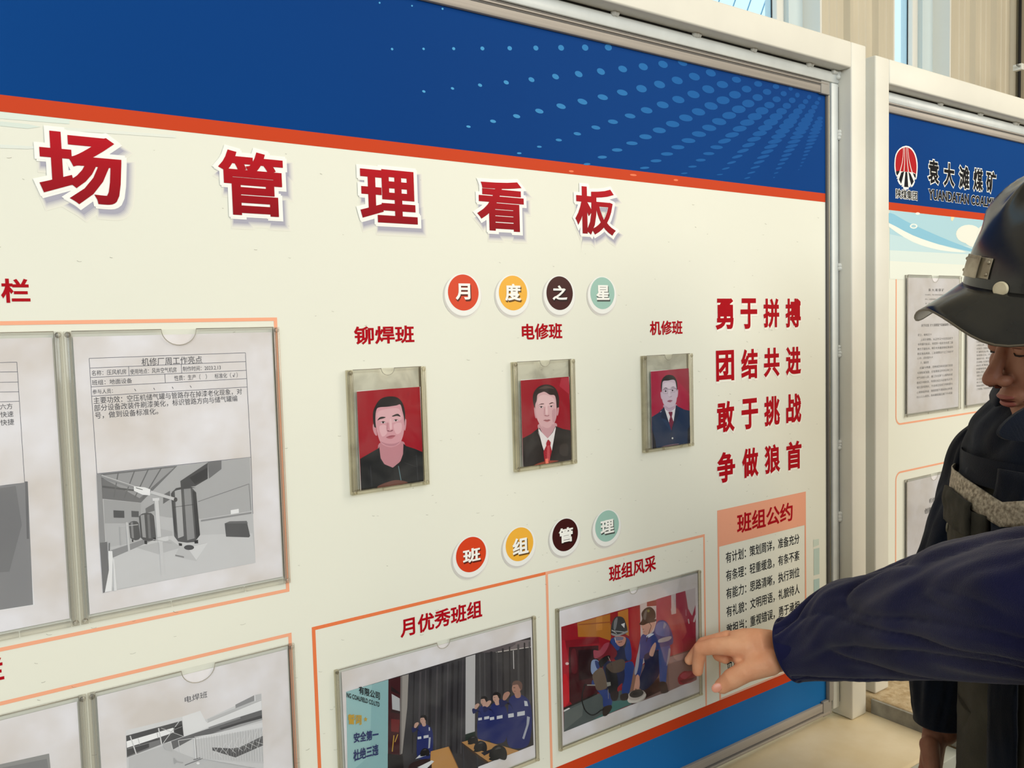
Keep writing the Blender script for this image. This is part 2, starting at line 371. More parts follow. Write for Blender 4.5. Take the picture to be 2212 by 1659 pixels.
def panel(root, xl, xr, zt, zb):
    p = box('panel', xl, xr, 1.0, 1.014, zb, zt, M_panel, root)
    # aluminium edging: grooved strip along the top and the bottom, slimmer at the side
    for nm, z0, z1, s in (('aluminium_edging', zt, zt+0.0225, 1), ('aluminium_edging', zb-0.027, zb, -1)):
        b = bmesh.new()
        add_box(b, xl, xr, 0.9945, 1.016, z0, z1)
        add_box(b, xl, xr, 0.9925, 0.9944, z0+0.0165 if s > 0 else z0+0.002, z0+0.0195 if s > 0 else z0+0.0075)
        e = bm_obj(nm, b, M_alu, root, True, 0.0006, 1)
        g = bmesh.new()
        zz = z0+0.0140 if s > 0 else z0+0.009
        add_box(g, xl, xr, 0.9938, 0.9944, zz, zz+0.0016); 
        if s > 0: add_box(g, xl, xr, 0.9938, 0.9944, z0+0.0200, z0+0.0214)
        bm_obj('groove', g, M_aludark, e)
    box('aluminium_edging', xr+0.0002, xr+0.0065, 0.996, 1.016, zb, zt, M_aludark, root, 0.0006, 1)
    box('shadow_gap', xl, xr+0.012, 1.008, 1.0145, zt+0.0226, zt+0.032, M_black, root)  # black strips paint the shade in the gap round the edging
    box('shadow_gap', xr+0.0067, xr+0.014, 1.008, 1.0145, zb-0.03, zt+0.032, M_black, root)
    return p
steel(B1, -0.95, XP, LZ+0.0005, H+0.5445)
steel(B2, 1.636, 3.45, LZ2+0.0005, H+0.533)
p1 = panel(B1, -0.92, XR, ZT, ZB)
p2 = panel(B2, 1.662, 3.42, H+0.4395, H-0.74)
for z, s in ((ZT, 1), (ZB, -1)):                        # plastic corner caps
    c = bmesh.new(); add_box(c, XR-0.022, XR+0.006, 0.9928, 1.0, z-0.002 if s > 0 else z-0.0275, z+0.0228 if s > 0 else z+0.004)
    if s < 0: add_box(c, XR-0.004, XR+0.010, 0.991, 1.0, z+0.0, z+0.052)
    bm_obj('corner_cap', c, M_cap, B1, True, 0.0015, 2)
# --- printed bands
quad('header_band', -0.92, XR, ZO1, ZT, 0.9998, M_blue, p1)
quad('stripe', -0.92, XR, ZO2, ZO1, 0.9998, M_orange, p1)
zf1, zf2 = P1(1472, 1546.5)[1], P1(1480, 1566.6)[1]
quad('stripe', -0.92, XR, zf2, zf1, 0.9998, M_orange, p1)
quad('footer_band', -0.92, XR, ZB, zf2, 0.9998, M_blue2, p1)
quad('header_band', 1.662, 3.42, H+0.2525, H+0.4395, 0.9998, M_blue, p2)
quad('stripe', 1.662, 3.42, H+0.2360, H+0.2525, 0.9998, M_orange, p2)
# --- halftone dots in the header
Z5 = (1380, 90, 5.267); Z2 = (740, 0, 2.962)
dots = []
def dl(z, rows):
    for r in rows: dots.append((z[0]+r[0]/z[2], z[1]+r[1]/z[2], r[2]/z[2], r[3]/z[2]))
dl(Z5, [(50,285,55,38),(275,258,57,38),(497,240,57,32),(30,535,62,40),(235,487,66,40),(436,441,66,40),(631,398,66,40),(818,356,60,38),
(88,781,68,34),(271,719,70,37),(449,659,72,39),(621,600,72,41),(789,542,72,43),(950,488,66,40),(1110,433,54,34),
(76,1082,72,28),(232,1009,76,32),(384,937,78,35),(534,868,79,38),(678,799,78,40),(821,732,78,42),(958,667,75,45),(1093,604,69,43),(1225,540,56,38),(1357,481,47,32),
(66,1436,54,13),(195,1356,63,17),(320,1278,70,20),(444,1201,75,24),(564,1126,80,28),(683,1052,82,32),(800,981,82,35),(913,910,83,39),(1027,840,80,41),(1136,770,79,44),(1244,704,71,44),(1351,636,59,39),(1458,572,49,34),(1560,511,38,28),
(516,1498,38,8),(610,1422,49,12),(704,1348,57,16),(795,1274,65,18),(884,1201,72,22),(974,1131,76,26),(1060,1061,80,29),(1147,991,81,33),(1233,921,84,37),(1319,853,82,41),(1401,787,74,43),(1484,722,59,37),(1567,656,48,34),(1647,592,36,30),(1727,535,25,22),
(922,1512,36,7),(989,1443,46,10),(1054,1376,54,13),(1119,1308,64,16),(1184,1242,70,19),(1248,1176,76,23),(1310,1110,81,26),(1375,1045,83,30),(1437,981,84,34),(1500,918,84,39),(1561,855,75,41),(1623,793,62,38),(1683,731,49,35),(1744,668,39,32),(1803,608,27,28),
(1233,1551,36,9),(1279,1491,48,10),(1324,1430,56,12),(1367,1370,66,15),(1414,1311,73,17),(1459,1252,76,20),(1503,1193,81,22),(1548,1135,83,25),(1590,1077,86,28),(1634,1020,86,31),(1679,960,86,35),(1722,908,80,38),(1765,850,65,38),(1808,794,54,35),(1853,739,43,31),(1896,682,32,28),(1937,630,25,25),
(1538,1545,12,6),(1562,1494,28,8),(1591,1440,38,11),(1620,1389,46,12),(1652,1340,54,15),(1680,1290,62,16),(1708,1238,68,18),(1739,1189,74,19),(1766,1137,76,21),(1796,1086,78,23),(1826,1036,80,25),(1854,988,80,30),(1882,938,75,34),(1912,890,68,34),(1937,842,54,30),(1967,794,43,28),(1996,745,37,26),(2026,697,28,23),(2053,648,20,20),
(1820,1456,10,5),(1845,1413,15,7),(1860,1375,20,8),(1876,1333,26,9),(1896,1290,32,11),(1911,1248,40,12),(1932,1205,48,14),(1949,1163,54,15),(1965,1122,60,17),(1982,1080,62,19),(2000,1038,66,20),(2015,998,66,24),(2030,956,60,26),(2045,915,48,24),(2060,872,36,20)])
for k, (x, r) in enumerate(((847,2.9),(915,2.9),(980,3.6),(1042,4.6),(1101,5.2),(1157.5,5.9),(1212,6.8),(1264,7.4),(1314,8.0))): dots.append((x, 106-0.45*k, r, r*0.85))
for x, y, r in ((820,6,2.2),(890,12.5,2),(956,19,2.4)): dots.append((x, y, r, r*.9))
for x, y, r in ((915.5,197.5,3.8),(977.5,191,3.8),(1037,184,4.8),(1093.5,178,6),(1148,172,7),(1200,165.5,8),(1250,160,9),(1298,154.5,9.5),(1345,149,10)): dots.append((x, y, r, r*.66))
for x, y, r in ((1012,273.5,4.8),(1065,262,6.6),(1116,251,8),(1165,240,9.3),(1212,229.5,10.5),(1258,219.5,11.2),(1302,210,11.5),(1344,200,12)): dots.append((x, y, r, r*.5))
for x, y, r in ((1121.6,331,5),(1165,317,5.2),(1207,302.5,6.8),(1247,289,8.2),(1287,275.5,9.8),(1324,263,11),(1361,250.5,11.8)): dots.append((x, y, r, r*.42))
for x, y, r in ((1268,354.5,7.5),(1301,339.5,10),(1333,324,11.5),(1365,309.5,12.5)): dots.append((x, y, r, r*.32))
sm = []
def mixc(a, b, t): t = max(0, min(1, t)); return tuple(a[i]+(b[i]-a[i])*t for i in range(3))
for x, y, a, b in dots:
    c = mixc((84, 164, 214), (30, 96, 164), (x-950)/520) if x < 1470 else mixc((30, 96, 164), (18, 78, 148), (x-1470)/300)
    rot = math.radians(40-38*(y-100)/230) if x < 1300 else math.radians(22-18*(y-150)/150)
    if x > 1560: rot = math.radians(max(-14, 16-26*(y-150)/150))
    sm.append((c, ell(x, y, a, b, 18, rot)))
for x, y, a in ((1234,370,5.5),(1368,378,7.5),(1460,389,5)): sm.append(((238, 128, 92), ell(x, y, a, 2.2, 12, 0.1)))
art('halftone_dots', 0, 0, 1, 0.9996, sm, INK, p1, (-0.9, XR, ZO2, ZT), 2e-7)['kind'] = 'stuff'
# faint teal artwork traces
art('faint_artwork', 0, 0, 1, 0.9997, [((222, 232, 224), [(0, 241), (150, 258), (150, 268), (0, 256)]), ((218, 228, 220), [(0, 262), (60, 268), (88, 274), (60, 278), (0, 272)]),
 ((230, 233, 224), [(138, 275), (380, 292), (380, 298), (140, 282)]), ((226, 231, 224), [(0, 312), (110, 318), (60, 322), (0, 320)]),
 ((206, 218, 206), [(1757, 1166), (1769, 1164), (1769, 1177), (1757, 1182)]), ((190, 208, 200), [(1758, 1186), (1770, 1183), (1770, 1240), (1758, 1243)]), ((180, 204, 200), [(1758, 1252), (1770, 1249), (1770, 1288), (1758, 1300)])], INK, p1)['kind'] = 'stuff'
# --- big title characters
M_title = [grad_mat('title_red', (190, 24, 36), (104, 16, 26), H+0.10, H+0.235, 0.42)]
TITLE = [('场', (81, 331), (263, 371), (116, 283.6), (243, 445.6)), ('管', (470, 354), (612, 402), (489, 323), (594, 469)), ('理', (774.4, 368), (901.4, 479), (797, 363), (895, 485)),
         ('看', (1029.7, 459), (1130, 432), (1037, 386.6), (1115, 501)), ('板', (1241.7, 469), (1329, 496), (1260, 402.8), (1320, 509.8))]
SH = [mat('soft_shadow_print_%s' % n, c, 0.45, 0.3) for n, c in (('faint', (233, 231, 219)), ('outer', (227, 225, 216)), ('wide', (218, 216, 211)), ('middle', (205, 203, 204)), ('near', (189, 187, 194)), ('inner', (168, 166, 182)))]
for ch, L, R, T, Bq in TITLE:
    b = bx(L, R, T, Bq); e = 0.028
    t = text('title_character', ch, b, 0.9985, M_title, p1, e)
    for k, g in enumerate((0.105, 0.092, 0.079, 0.067, 0.055, 0.043)):
        text('printed_shadow', ch, b, 0.9998-0.00006*k, SH[k], t, e, g, 0.006-0.0004*k, -0.0085+0.0004*k)
    text('white_outline', ch, b, 0.9992, M_halo, t, e, 0.052, 0.0012, -0.001)
    text('white_outline', ch, b, 0.9990, M_halo, t, e, 0.052, -0.0005, 0.001)
# --- plain red headings
def label(s, L, R, T, Bq, m=None, bold=0.026, par=None, y=0.9996, w=1.0, name='lettering'):
    return text(name, s, bx(L, R, T, Bq, w), y, m or M_red, par or p1, bold)
label('栏', (1.7, 632), (65, 635), (30, 602), (40, 654))
label('栏', (-54, 1455), (8.5, 1452), (-10, 1421), (-10, 1474))
label('铆焊班', (764.6, 725), (894.6, 722), (875, 703), (774, 745))
label('电修班', (1127, 717), (1214.3, 715), (1170, 698.5), (1138, 734.7))
label('机修班', (1403.4, 710), (1474, 708), (1472, 691.8), (1412, 724.5))
label('班组风采', (1315, 1240), (1417, 1218), (1402, 1201.5), (1322, 1257))
label('月优秀班组', (864, 1350), (1041, 1312), (1035, 1295.5), (878, 1375.5))
# slogans: four rows of four heavy characters with a pale outline
cols4 = [(1547, 1586), (1601, 1636.8), (1650, 1684), (1697.5, 1730.3)]
rows4 = [(644.5, 712), (756.6, 822.8), (866.3, 933.9), (976, 1042)]
for r, s in enumerate(('勇于拼搏', '团结共进', '敢于挑战', '争做狼首')):
    zt_, zb_ = P1(1566, rows4[r][0])[1], P1(1566, rows4[r][1])[1]
    for k, ch in enumerate(s):
        b = (P1(cols4[k][0], 850)[0], P1(cols4[k][1], 850)[0], zb_, zt_)
        t = text('lettering', ch, b, 0.9994, M_red, p1, 0.034)
        text('white_outline', ch, b, 0.9997, mat('pale_outline_print', (243, 240, 230), 0.4, 0.3), t, 0.034, 0.035, 0.0012, -0.0022)
# round badges with a white character
M_disc = {'r': mat('vermilion_print', (214, 66, 30), 0.42, 0.3), 'y': mat('amber_print', (240, 178, 62), 0.42, 0.3), 'b': mat('dark_brown_print', (62, 18, 18), 0.42, 0.3), 't': mat('sage_print', (158, 196, 184), 0.42, 0.3)}
M_ring = mat('badge_ring_print', (238, 238, 234), 0.4, 0.3); M_rsh = mat('badge_shadow_print', (206, 203, 198), 0.45, 0.3); M_rsh2 = mat('badge_soft_shadow_print', (226, 223, 214), 0.45, 0.3)
BADGES = [('月', 'r', 1000.6, 632, 34.8, 37, (983, 630), (1015, 630), (1003, 612.5), (990, 648)), ('度', 'y', 1108, 633, 32, 35.8, (1090, 632), (1125, 632), (1107, 613), (1120, 650)),
 ('之', 'b', 1208.6, 633.4, 29.7, 34.8, (1192.4, 632), (1224.5, 640), (1206, 616.5), (1196, 648.6)), ('星', 't', 1301, 633.4, 27, 33, (1287, 640), (1315.6, 640), (1300, 616), (1300, 648)),
 ('班', 'r', 1017.3, 1197.7, 33.7, 36.7, (998.8, 1200), (1037, 1204), (1034, 1181), (1001, 1218)), ('组', 'y', 1122, 1175.5, 31, 35, (1106, 1177), (1141, 1189), (1133, 1159), (1120, 1197.7)),
 ('管', 'b', 1220.5, 1155.3, 28.6, 34, (1206, 1155), (1237, 1152), (1224, 1138.7), (1212, 1173.5)), ('理', 't', 1311, 1136, 26.6, 32.3, (1296, 1136), (1325.6, 1146), (1320, 1121), (1302, 1154))]
for ch, c, x, y, hw, hh, L, R, T, Bq in BADGES:
    cx_, cz_ = P1(x, y); ru = (P1(x+hw, y)[0]-P1(x-hw, y)[0])/2; rv = (P1(x, y-hh)[1]-P1(x, y+hh)[1])/2; r_ = (ru+rv)/2
    d = flat('badge', [ell(cx_, cz_, r_, r_, 48)], 0.9993, M_disc[c], p1)
    flat('badge_shadow', [ell(cx_-0.0010, cz_-0.0052, r_*1.26, r_*1.24, 48)], 0.99975, M_rsh2, d)
    flat('badge_shadow', [ell(cx_-0.0025, cz_-0.0048, r_*1.21, r_*1.19, 48)], 0.9996, M_rsh, d)
    flat('badge_ring', [ell(cx_-0.0005, cz_-0.0030, r_*1.19, r_*1.17, 48)], 0.99945, M_ring, d)
    b = bx(L, R, T, Bq)
    dk = mat('badge_dark_'+c, mixc({'r': (214, 66, 30), 'y': (240, 178, 62), 'b': (62, 18, 18), 't': (158, 196, 184)}[c], (20, 8, 8), 0.62), 0.45, 0.3)
    text('character_shadow', ch, b, 0.9991, dk, d, 0.02, 0.01, 0.0014, -0.0022)
    text('lettering', ch, b, 0.9989, M_halo, d, 0.032)
# printed frames
def ring_quad(name, x0, x1, z0, z1, t, m, par, sides='lrtb', y=0.9997):
    P = []
    if 't' in sides: P.append(((x0, z1-t), (x1, z1-t), (x1, z1), (x0, z1)))
    if 'b' in sides: P.append(((x0, z0), (x1, z0), (x1, z0+t), (x0, z0+t)))
    if 'l' in sides: P.append(((x0, z0+t), (x0+t, z0+t), (x0+t, z1-t), (x0, z1-t)))
    if 'r' in sides: P.append(((x1-t, z0+t), (x1, z0+t), (x1, z1-t), (x1-t, z1-t)))
    return flat(name, P, y, m, par)
x1_, z1_ = P1(598.2, 685.7); zb1 = P1(400, 1319)[1]-0.003
ring_quad('printed_frame', -0.6, x1_, zb1, z1_, 0.0042, M_salmon, p1)
x1_, z1_ = P1(629.4, 1366.2)
ring_quad('printed_frame', -0.6, x1_, zf1+0.02, z1_, 0.0042, M_salmon, p1)
xa, za = P1(673.2, 1355); xm = P1(1178, 1232.4)[0]; xe = P1(1522, 1152)[0]; t_ = 0.0046
flat('printed_frame', [((xa, za-t_), (xm, za-t_), (xm, za), (xa, za)), ((xa, zf1), (xa+t_, zf1), (xa+t_, za-t_), (xa, za-t_))], 0.9997, M_orline, p1)
flat('printed_frame', [((xm, za-t_), (xe, za-t_), (xe, za), (xm, za)), ((xm, zf1), (xm+t_, zf1), (xm+t_, za-t_), (xm, za-t_)), ((xe-t_*.8, zf1), (xe, zf1), (xe, za-t_), (xe-t_*.8, za-t_))], 0.9997, M_salmon, p1)
# rules box
xl, zt_ = P1(1549, 1103); xr = P1(1740.4, 1061.5)[0]; zi = P1(1553.9, 1180.9)[1]; t_ = 0.0042
flat('printed_box', [((xl, zi), (xr, zi), (xr, zt_), (xl, zt_)), ((xl, zf1), (xl+t_, zf1), (xl+t_, zi), (xl, zi)), ((xr-t_, zf1), (xr, zf1), (xr, zi), (xr-t_, zi)), ((xl+t_, zf1+0.001), (xr-t_, zf1+0.001), (xr-t_, zf1+0.003), (xl+t_, zf1+0.003))], 0.9997, M_salfill, p1)
label('班组公约', (1591.6, 1134), (1712, 1108), (1700, 1086), (1597, 1153))
rl = ['有计划：', '有条理：', '有能力：', '有礼貌：', '敢担当：', None, '负责任：', '要整洁：']
rr = ['策划周详，准备充分', '轻重缓急，有条不紊', '思路清晰，执行到位', '文明用语，礼貌待人', '重视错误，勇于承担', None, None, None]
x0, xc_, xd, x9 = P1(1567.4, 1205)[0], P1(1611, 1195)[0], P1(1619, 1190)[0], P1(1726.4, 1165)[0]
zr0, zr1 = P1(1569, 1192.7)[1], P1(1569, 1217)[1]; dzr = (P1(1569, 1310)[1]-P1(1569, 1192.7)[1])/3
for k in range(8):
    if rl[k]: text('lettering', rl[k], (x0, xc_, zr1+k*dzr, zr0+k*dzr), 0.9996, M_blacktext, p1, 0.008)
    if rr[k]: text('lettering', rr[k], (xd, x9, zr1+k*dzr, zr0+k*dzr), 0.9996, M_blacktext, p1, 0.008)
# scuffs: small dark curved scratches over the white print
sc_ = []; rnd = random.Random(3)
while len(sc_) < 420:
    x, z = rnd.uniform(0.0, 1.45), rnd.uniform(ZB+0.06, ZO2-0.01)
    if rnd.random() > 0.35+0.75*(ZO2-z)/0.9: continue
    a0 = rnd.uniform(-0.6, 0.3); r_ = rnd.uniform(0.0015, 0.005); w_ = rnd.uniform(0.00025, 0.0005); n = 5; sp = rnd.uniform(0.7, 1.6)
    ang = [-math.pi/2+a0+sp*(i/n-0.5) for i in range(n+1)]
    sc_.append([(x+math.cos(t)*r_, z+math.sin(t)*r_*0.7) for t in ang]+[(x+math.cos(t)*(r_-w_), z+math.sin(t)*(r_-w_)*0.7) for t in reversed(ang)])
o = flat('scuff_marks', sc_, 0.99965, mat('grime', (132, 127, 114), 0.7, 0.2), p1); o['kind'] = 'stuff'
# --- second board: emblem, names, sky artwork
Z = (1900, 280, 6.913)
art('sky_artwork', *Z, 0.9997, [((176, 212, 224), [(150, 1205), (2400, 1440), (2400, 1900), (150, 1720)]), ((196, 222, 228), [(150, 1560), (900, 1720), (2400, 1780), (2400, 2150), (150, 1990)]), ((220, 232, 228), [(150, 1800), (2400, 1920), (2400, 2260), (150, 2120)]), ((232, 236, 226), [(150, 1960), (2400, 2080), (2400, 2330), (150, 2230)]),
 ((142, 196, 220), smooth_poly([(150, 1240), (400, 1370), (700, 1510), (1100, 1680), (1500, 1830), (1500, 1850), (1000, 1740), (600, 1620), (150, 1400)], 3)),
 ((236, 240, 232), smooth_poly([(150, 1400), (500, 1580), (900, 1720), (1300, 1830), (900, 1800), (500, 1680), (150, 1460)], 3)),
 ((240, 241, 234), ell(508, 1442, 57, 37)), ((168, 206, 218), ell(508, 1442, 36, 21)), ((238, 240, 232), ell(568, 1254, 34, 18)), ((240, 226, 186), [(1065, 1300), (1120, 1306), (1085, 1370), (1062, 1345)]),
 ((236, 237, 226), ell(1330, 1560, 190, 140)), ((236, 237, 226), ell(1450, 1640, 190, 120)), ((232, 234, 224), ell(1700, 1560, 260, 170))], INK, p2)
LOGO = []
LOGO.append(((244, 244, 240), smooth_poly([(395, 240), (480, 275), (540, 370), (568, 500), (566, 620), (548, 745), (500, 690), (528, 780), (478, 862), (445, 800), (432, 888), (355, 884), (352, 800), (318, 835), (268, 762), (290, 690), (255, 702), (228, 620), (222, 500), (240, 370), (300, 280)], 2)))
LOGO.append(((178, 34, 40), smooth_poly([(395, 262), (470, 295), (524, 380), (550, 500), (552, 600), (540, 668), (500, 640), (270, 620), (245, 620), (237, 500), (254, 380), (310, 295)], 3)))
LOGO.append(((30, 30, 36), [(245, 622), (312, 610), (262, 690), (246, 650)])); LOGO.append(((30, 30, 36), [(480, 640), (540, 668), (540, 725), (500, 690)]))
for tx, ex in ((362, 262), (376, 330), (402, 400), (414, 468), (428, 530)): pass
for a, b_, c, d in (((353, 270), (366, 470), (300, 640), (262, 735)), ((372, 266), (384, 480), (364, 650), (338, 856)), ((400, 266), (408, 480), (434, 650), (452, 860)), ((420, 270), (432, 470), (476, 630), (528, 750))):
    L1, R1 = [], []
    for k in range(13):
        t = k/12; pnt = [((1-t)**3*a[j]+3*(1-t)**2*t*b_[j]+3*(1-t)*t*t*c[j]+t**3*d[j]) for j in (0, 1)]; w_ = 3+5*t*t
        L1.append((pnt[0]-w_, pnt[1])); R1.append((pnt[0]+w_, pnt[1]))
    LOGO.append(((244, 244, 240), L1+R1[::-1]))
LOGO.append(((30, 30, 36), [(322, 640), (368, 622), (350, 700), (322, 812), (288, 745)])); LOGO.append(((30, 30, 36), [(384, 632), (412, 632), (428, 860), (366, 856)])); LOGO.append(((30, 30, 36), [(430, 630), (462, 660), (510, 775), (475, 835), (448, 740)]))
art('emblem', *Z, 0.9996, LOGO, INK, p2)
def hlabel(s, L, R, T, Bq, bold, grow):
    b = bx(L, R, T, Bq); t = text('lettering', s, b, 0.9992, M_blacktext, p2, bold); text('white_outline', s, b, 0.9996, M_halo, t, bold, grow); return t
b0 = None
for ch, L, R in (('袁', 722, 885), ('大', 955, 1115), ('滩', 1183, 1335), ('煤', 1398, 1540), ('矿', 1592, 1737)):
    xm_ = (L+R)/2; top = 455+(xm_-800)*0.195; bot = 815+(xm_-800)*0.155
    hlabel(ch, (1900+L/6.913, 280+640/6.913), (1900+R/6.913, 280+700/6.913), (1900+xm_/6.913, 280+top/6.913), (1900+xm_/6.913, 280+bot/6.913), 0.03, 0.045)
hlabel('YUANDATAN COALMINE', (2005.3, 418), (2160, 440), (2010, 408.5), (2010, 431), 0.03, 0.035)
hlabel('陕煤集团', (1934.7, 419), (1981, 424), (1960, 411), (1960, 430.5), 0.012, 0.06)
# rounded printed frames of the second board
def round_frame(x0, x1, z0, z1, r, t):
    o_, i_ = [], []
    for cx_, cz_, a in ((x1-r, z1-r, 0), (x0+r, z1-r, 90), (x0+r, z0+r, 180), (x1-r, z0+r, 270)):
        for k in range(7):
            q = math.radians(a+15*k); o_.append((cx_+r*math.cos(q), cz_+r*math.sin(q))); i_.append((cx_+(r-t)*math.cos(q), cz_+(r-t)*math.sin(q)))
    n = len(o_)
    flat('printed_frame', [(o_[k], o_[(k+1) % n], i_[(k+1) % n], i_[k]) for k in range(n)], 0.9997, M_salmon, p2)
xf = P1(1934.5, 700)[0]
round_frame(xf, xf+0.85, P1(2000, 909)[1], P1(2000, 574)[1], 0.02, 0.004)
round_frame(xf, xf+0.85, P1(1951, 1017.6)[1]-0.42, P1(2000, 1006)[1], 0.02, 0.004)
# ================================================================ DOCUMENT HOLDERS AND WHAT THEY HOLD
A_clear = plastic_mat('clear_acrylic', 1, (255, 255, 255), 0.004, (222, 220, 214), 0.03, gloss=0.012)
A_dirty = plastic_mat('grimy_acrylic', 1, (254, 253, 250), 0.01, (150, 144, 126), 0.22, gloss=0.004)
A_rim = plastic_mat('acrylic_rim', 1, (251, 250, 248), 0.045, (206, 203, 194), 0.05, gloss=0.03)
A_rimwarm = plastic_mat('yellowed_acrylic_rim', 1, (251, 249, 242), 0.05, (190, 180, 156), 0.08, gloss=0.03)
M_paper = mat('soiled_white_paper', (236, 234, 240), 0.7, 0.15, c2=(218, 211, 208), scale=14, detail=6)
M_card = mat('glossy_photo_paper', (235, 233, 230), 0.4, 0.3)
HC = 0.9942
def holder(rect, label, group, rim, depth, back, warm=False, notch=0.5, nw=0.02, side=True, grime=None):
    """clear acrylic pocket: back sheet, front sheet with a thumb notch, raised rims, corner bosses"""
    x0, x1, z0, z1 = rect; yf = 1.0-depth; A = A_rimwarm if warm else A_rim
    h = empty('document_holder', ((x0+x1)/2, 0.9995, z0), label, 'document holder', group)
    box('back_sheet', x0+rim*.4, x1-rim*.4, 0.9988, 0.9993, z0+rim*.4, z1, back, h)
    # front sheet with the notch cut from its top edge
    xn = x0+(x1-x0)*notch; out = [(x0+rim, z0+rim), (x1-rim, z0+rim), (x1-rim, z1)]
    for k in range(13):
        t = math.pi*k/12; out.append((xn+nw*math.cos(t), z1-nw*0.95*math.sin(t)))
    out.append((x0+rim, z1))
    bm = bmesh.new(); f = bm.faces.new([bm.verts.new((a, yf, b)) for a, b in out]); r = bmesh.ops.extrude_face_region(bm, geom=[f])
    for v in [g for g in r['geom'] if isinstance(g, bmesh.types.BMVert)]: v.co.y += 0.0007
    bmesh.ops.triangulate(bm, faces=bm.faces); bm_obj('front_sheet', bm, A_clear, h)
    def rb(n, a, b, c, d, e=0.0008): box(n, a, b, yf-0.0004, 0.9985, c, d, A, h, e, 2)
    rb('rim', x0, x0+rim, z0, z1); rb('rim', x1-rim, x1, z0, z1)
    gaps = [x0+rim, x0+(x1-x0)*0.40, x0+(x1-x0)*0.76, x1-rim]
    for a, b in zip(gaps, gaps[1:]): rb('rim', a+0.0006, b-0.0006, z0, z0+rim*0.8)
    # thin moulded lines running inside each side rim
    for xx in (x0+rim*.35, x0+rim*.72, x1-rim*.35, x1-rim*.72): box('moulded_line', xx-0.0002, xx+0.0002, yf-0.0009, yf-0.0004, z0+0.003, z1-0.003, A_edge, h)
    # edge lines of the notch
    nb = bmesh.new(); tube(nb, [(xn+nw*math.cos(math.pi*k/16), yf-0.0002, z1-nw*.95*math.sin(math.pi*k/16)) for k in range(17)], 0.0004, 5); bm_obj('notch_edge', nb, A_edge, h, True)
    tb = bmesh.new(); tube(tb, [(x0+rim, yf, z1), (xn-nw, yf, z1)], 0.0006, 5); tube(tb, [(xn+nw, yf, z1), (x1-rim, yf, z1)], 0.0006, 5); tag(bm_obj('top_edge', tb, A_edge, h, True))['kind'] = 'stuff'
    for cx_, cz_ in ((x0+rim*.5, z1-rim*.5), (x1-rim*.5, z1-rim*.5), (x0+rim*.5, z0+rim*.5), (x1-rim*.5, z0+rim*.5)):
        c = bmesh.new(); bmesh.ops.create_cone(c, cap_ends=True, segments=14, radius1=rim*.42, radius2=rim*.36, depth=0.0012, matrix=Matrix.Translation((cx_, yf-0.001, cz_))@Matrix.Rotation(math.pi/2, 4, 'X')); bm_obj('corner_boss', c, A, h, True)
    if grime:
        g0, g1, gm = grime
        box('grimy_strip', x0+rim, x1-rim, yf+0.0009, yf+0.0012, z0+g0, z0+g1, gm, h)
    return h
A_edge = mat('acrylic_edge', (158, 152, 138), 0.25, 0.6)
def sheet(name, rect, y, m, label, cat, group=None):
    o = box(name, rect[0], rect[1], y, y+0.0003, rect[2], rect[3], m); return tag(o, label, cat, group)
def rect_px(TL, BR, w=0.996): a = PW(*TL, w); b = PW(*BR, w); return (a.x, b.x, b.z, a.z)
# A4 pockets on the left
r1 = rect_px((136, 716), (627, 1258)); hw, hh = r1[1]-r1[0], r1[3]-r1[2]
r0 = (r1[0]-hw-0.0015, r1[0]-0.0015, r1[2], r1[3])
r3t = PW(187, 1499, 0.996).z; r3 = (r1[0]+0.002, PW(634, 1400, 0.996).x+0.001, r3t-hh, r3t)
r2 = (r3[0]-hw-0.0015, r3[0]-0.0015, r3t-hh, r3t)
G4 = 'clear pockets on the left of the large board'
holder(r0, 'clear pocket cut off by the picture edge, left of the weekly work sheet', G4, 0.0075, 0.006, A_clear, nw=0.019)
holder(r1, 'clear pocket holding the weekly work sheet with a grey photo of storage tanks', G4, 0.0075, 0.006, A_clear, nw=0.019)
holder(r2, 'clear pocket low on the left edge, under the cut-off pocket, with a grey picture', G4, 0.0075, 0.006, A_clear, nw=0.019)
holder(r3, 'clear pocket holding the yard and mesh fence photo with a short title above', G4, 0.0075, 0.006, A_clear, nw=0.019)
def inset(r, a, b=None, top=0.006): b = a if b is None else b; return (r[0]+a, r[1]-a, r[2]+b, r[3]-top)
GP = 'printed sheets in the left pockets'
s0 = sheet('printed_sheet', inset(r0, 0.009), 0.9965, M_paper, 'white printed form cut off by the picture edge, with a dark grey photo', 'paper', GP)
s1 = sheet('printed_sheet', inset(r1, 0.009), 0.9965, M_paper, 'white weekly work form with ruled table and grey photo of tanks', 'paper', GP)
s2 = sheet('printed_sheet', inset(r2, 0.009), 0.9965, M_paper, 'stained white sheet at the lower left edge with a corner of grey photo', 'paper', GP)
s3 = sheet('printed_sheet', inset(r3, 0.009), 0.9965, M_paper, 'stained white sheet with three-character title and grey photo of a fenced yard', 'paper', GP)
W4 = 0.9964
Z4 = (0, 550, 2.962)
def px4(x, y): return (x/2.962, 550+y/2.962)
def lines_art(name, z, segs, col, wid, par, w=W4, extra=None):
    return art(name, *z, w, (extra or [])+[(col, line(a, b, wid)) for a, b in segs], INK, par, None, 1e-6)
fr = [((570, 664), (1570, 628)), ((576, 726), (1574, 684)), ((580, 786), (1577, 740)), ((584, 846), (1579, 793)), ((586, 906), (1580, 847)), ((570, 664), (620, 1402)), ((1570, 628), (1606, 1296)), ((620, 1402), (1606, 1296)), ((823, 716), (826, 774)), ((1160, 702), (1163, 760)), ((1055, 764), (1058, 820)), ((1606, 1296), (1618, 1659))]
lines_art('ruled_table', Z4, fr, (96, 98, 112), 3.2, s1)
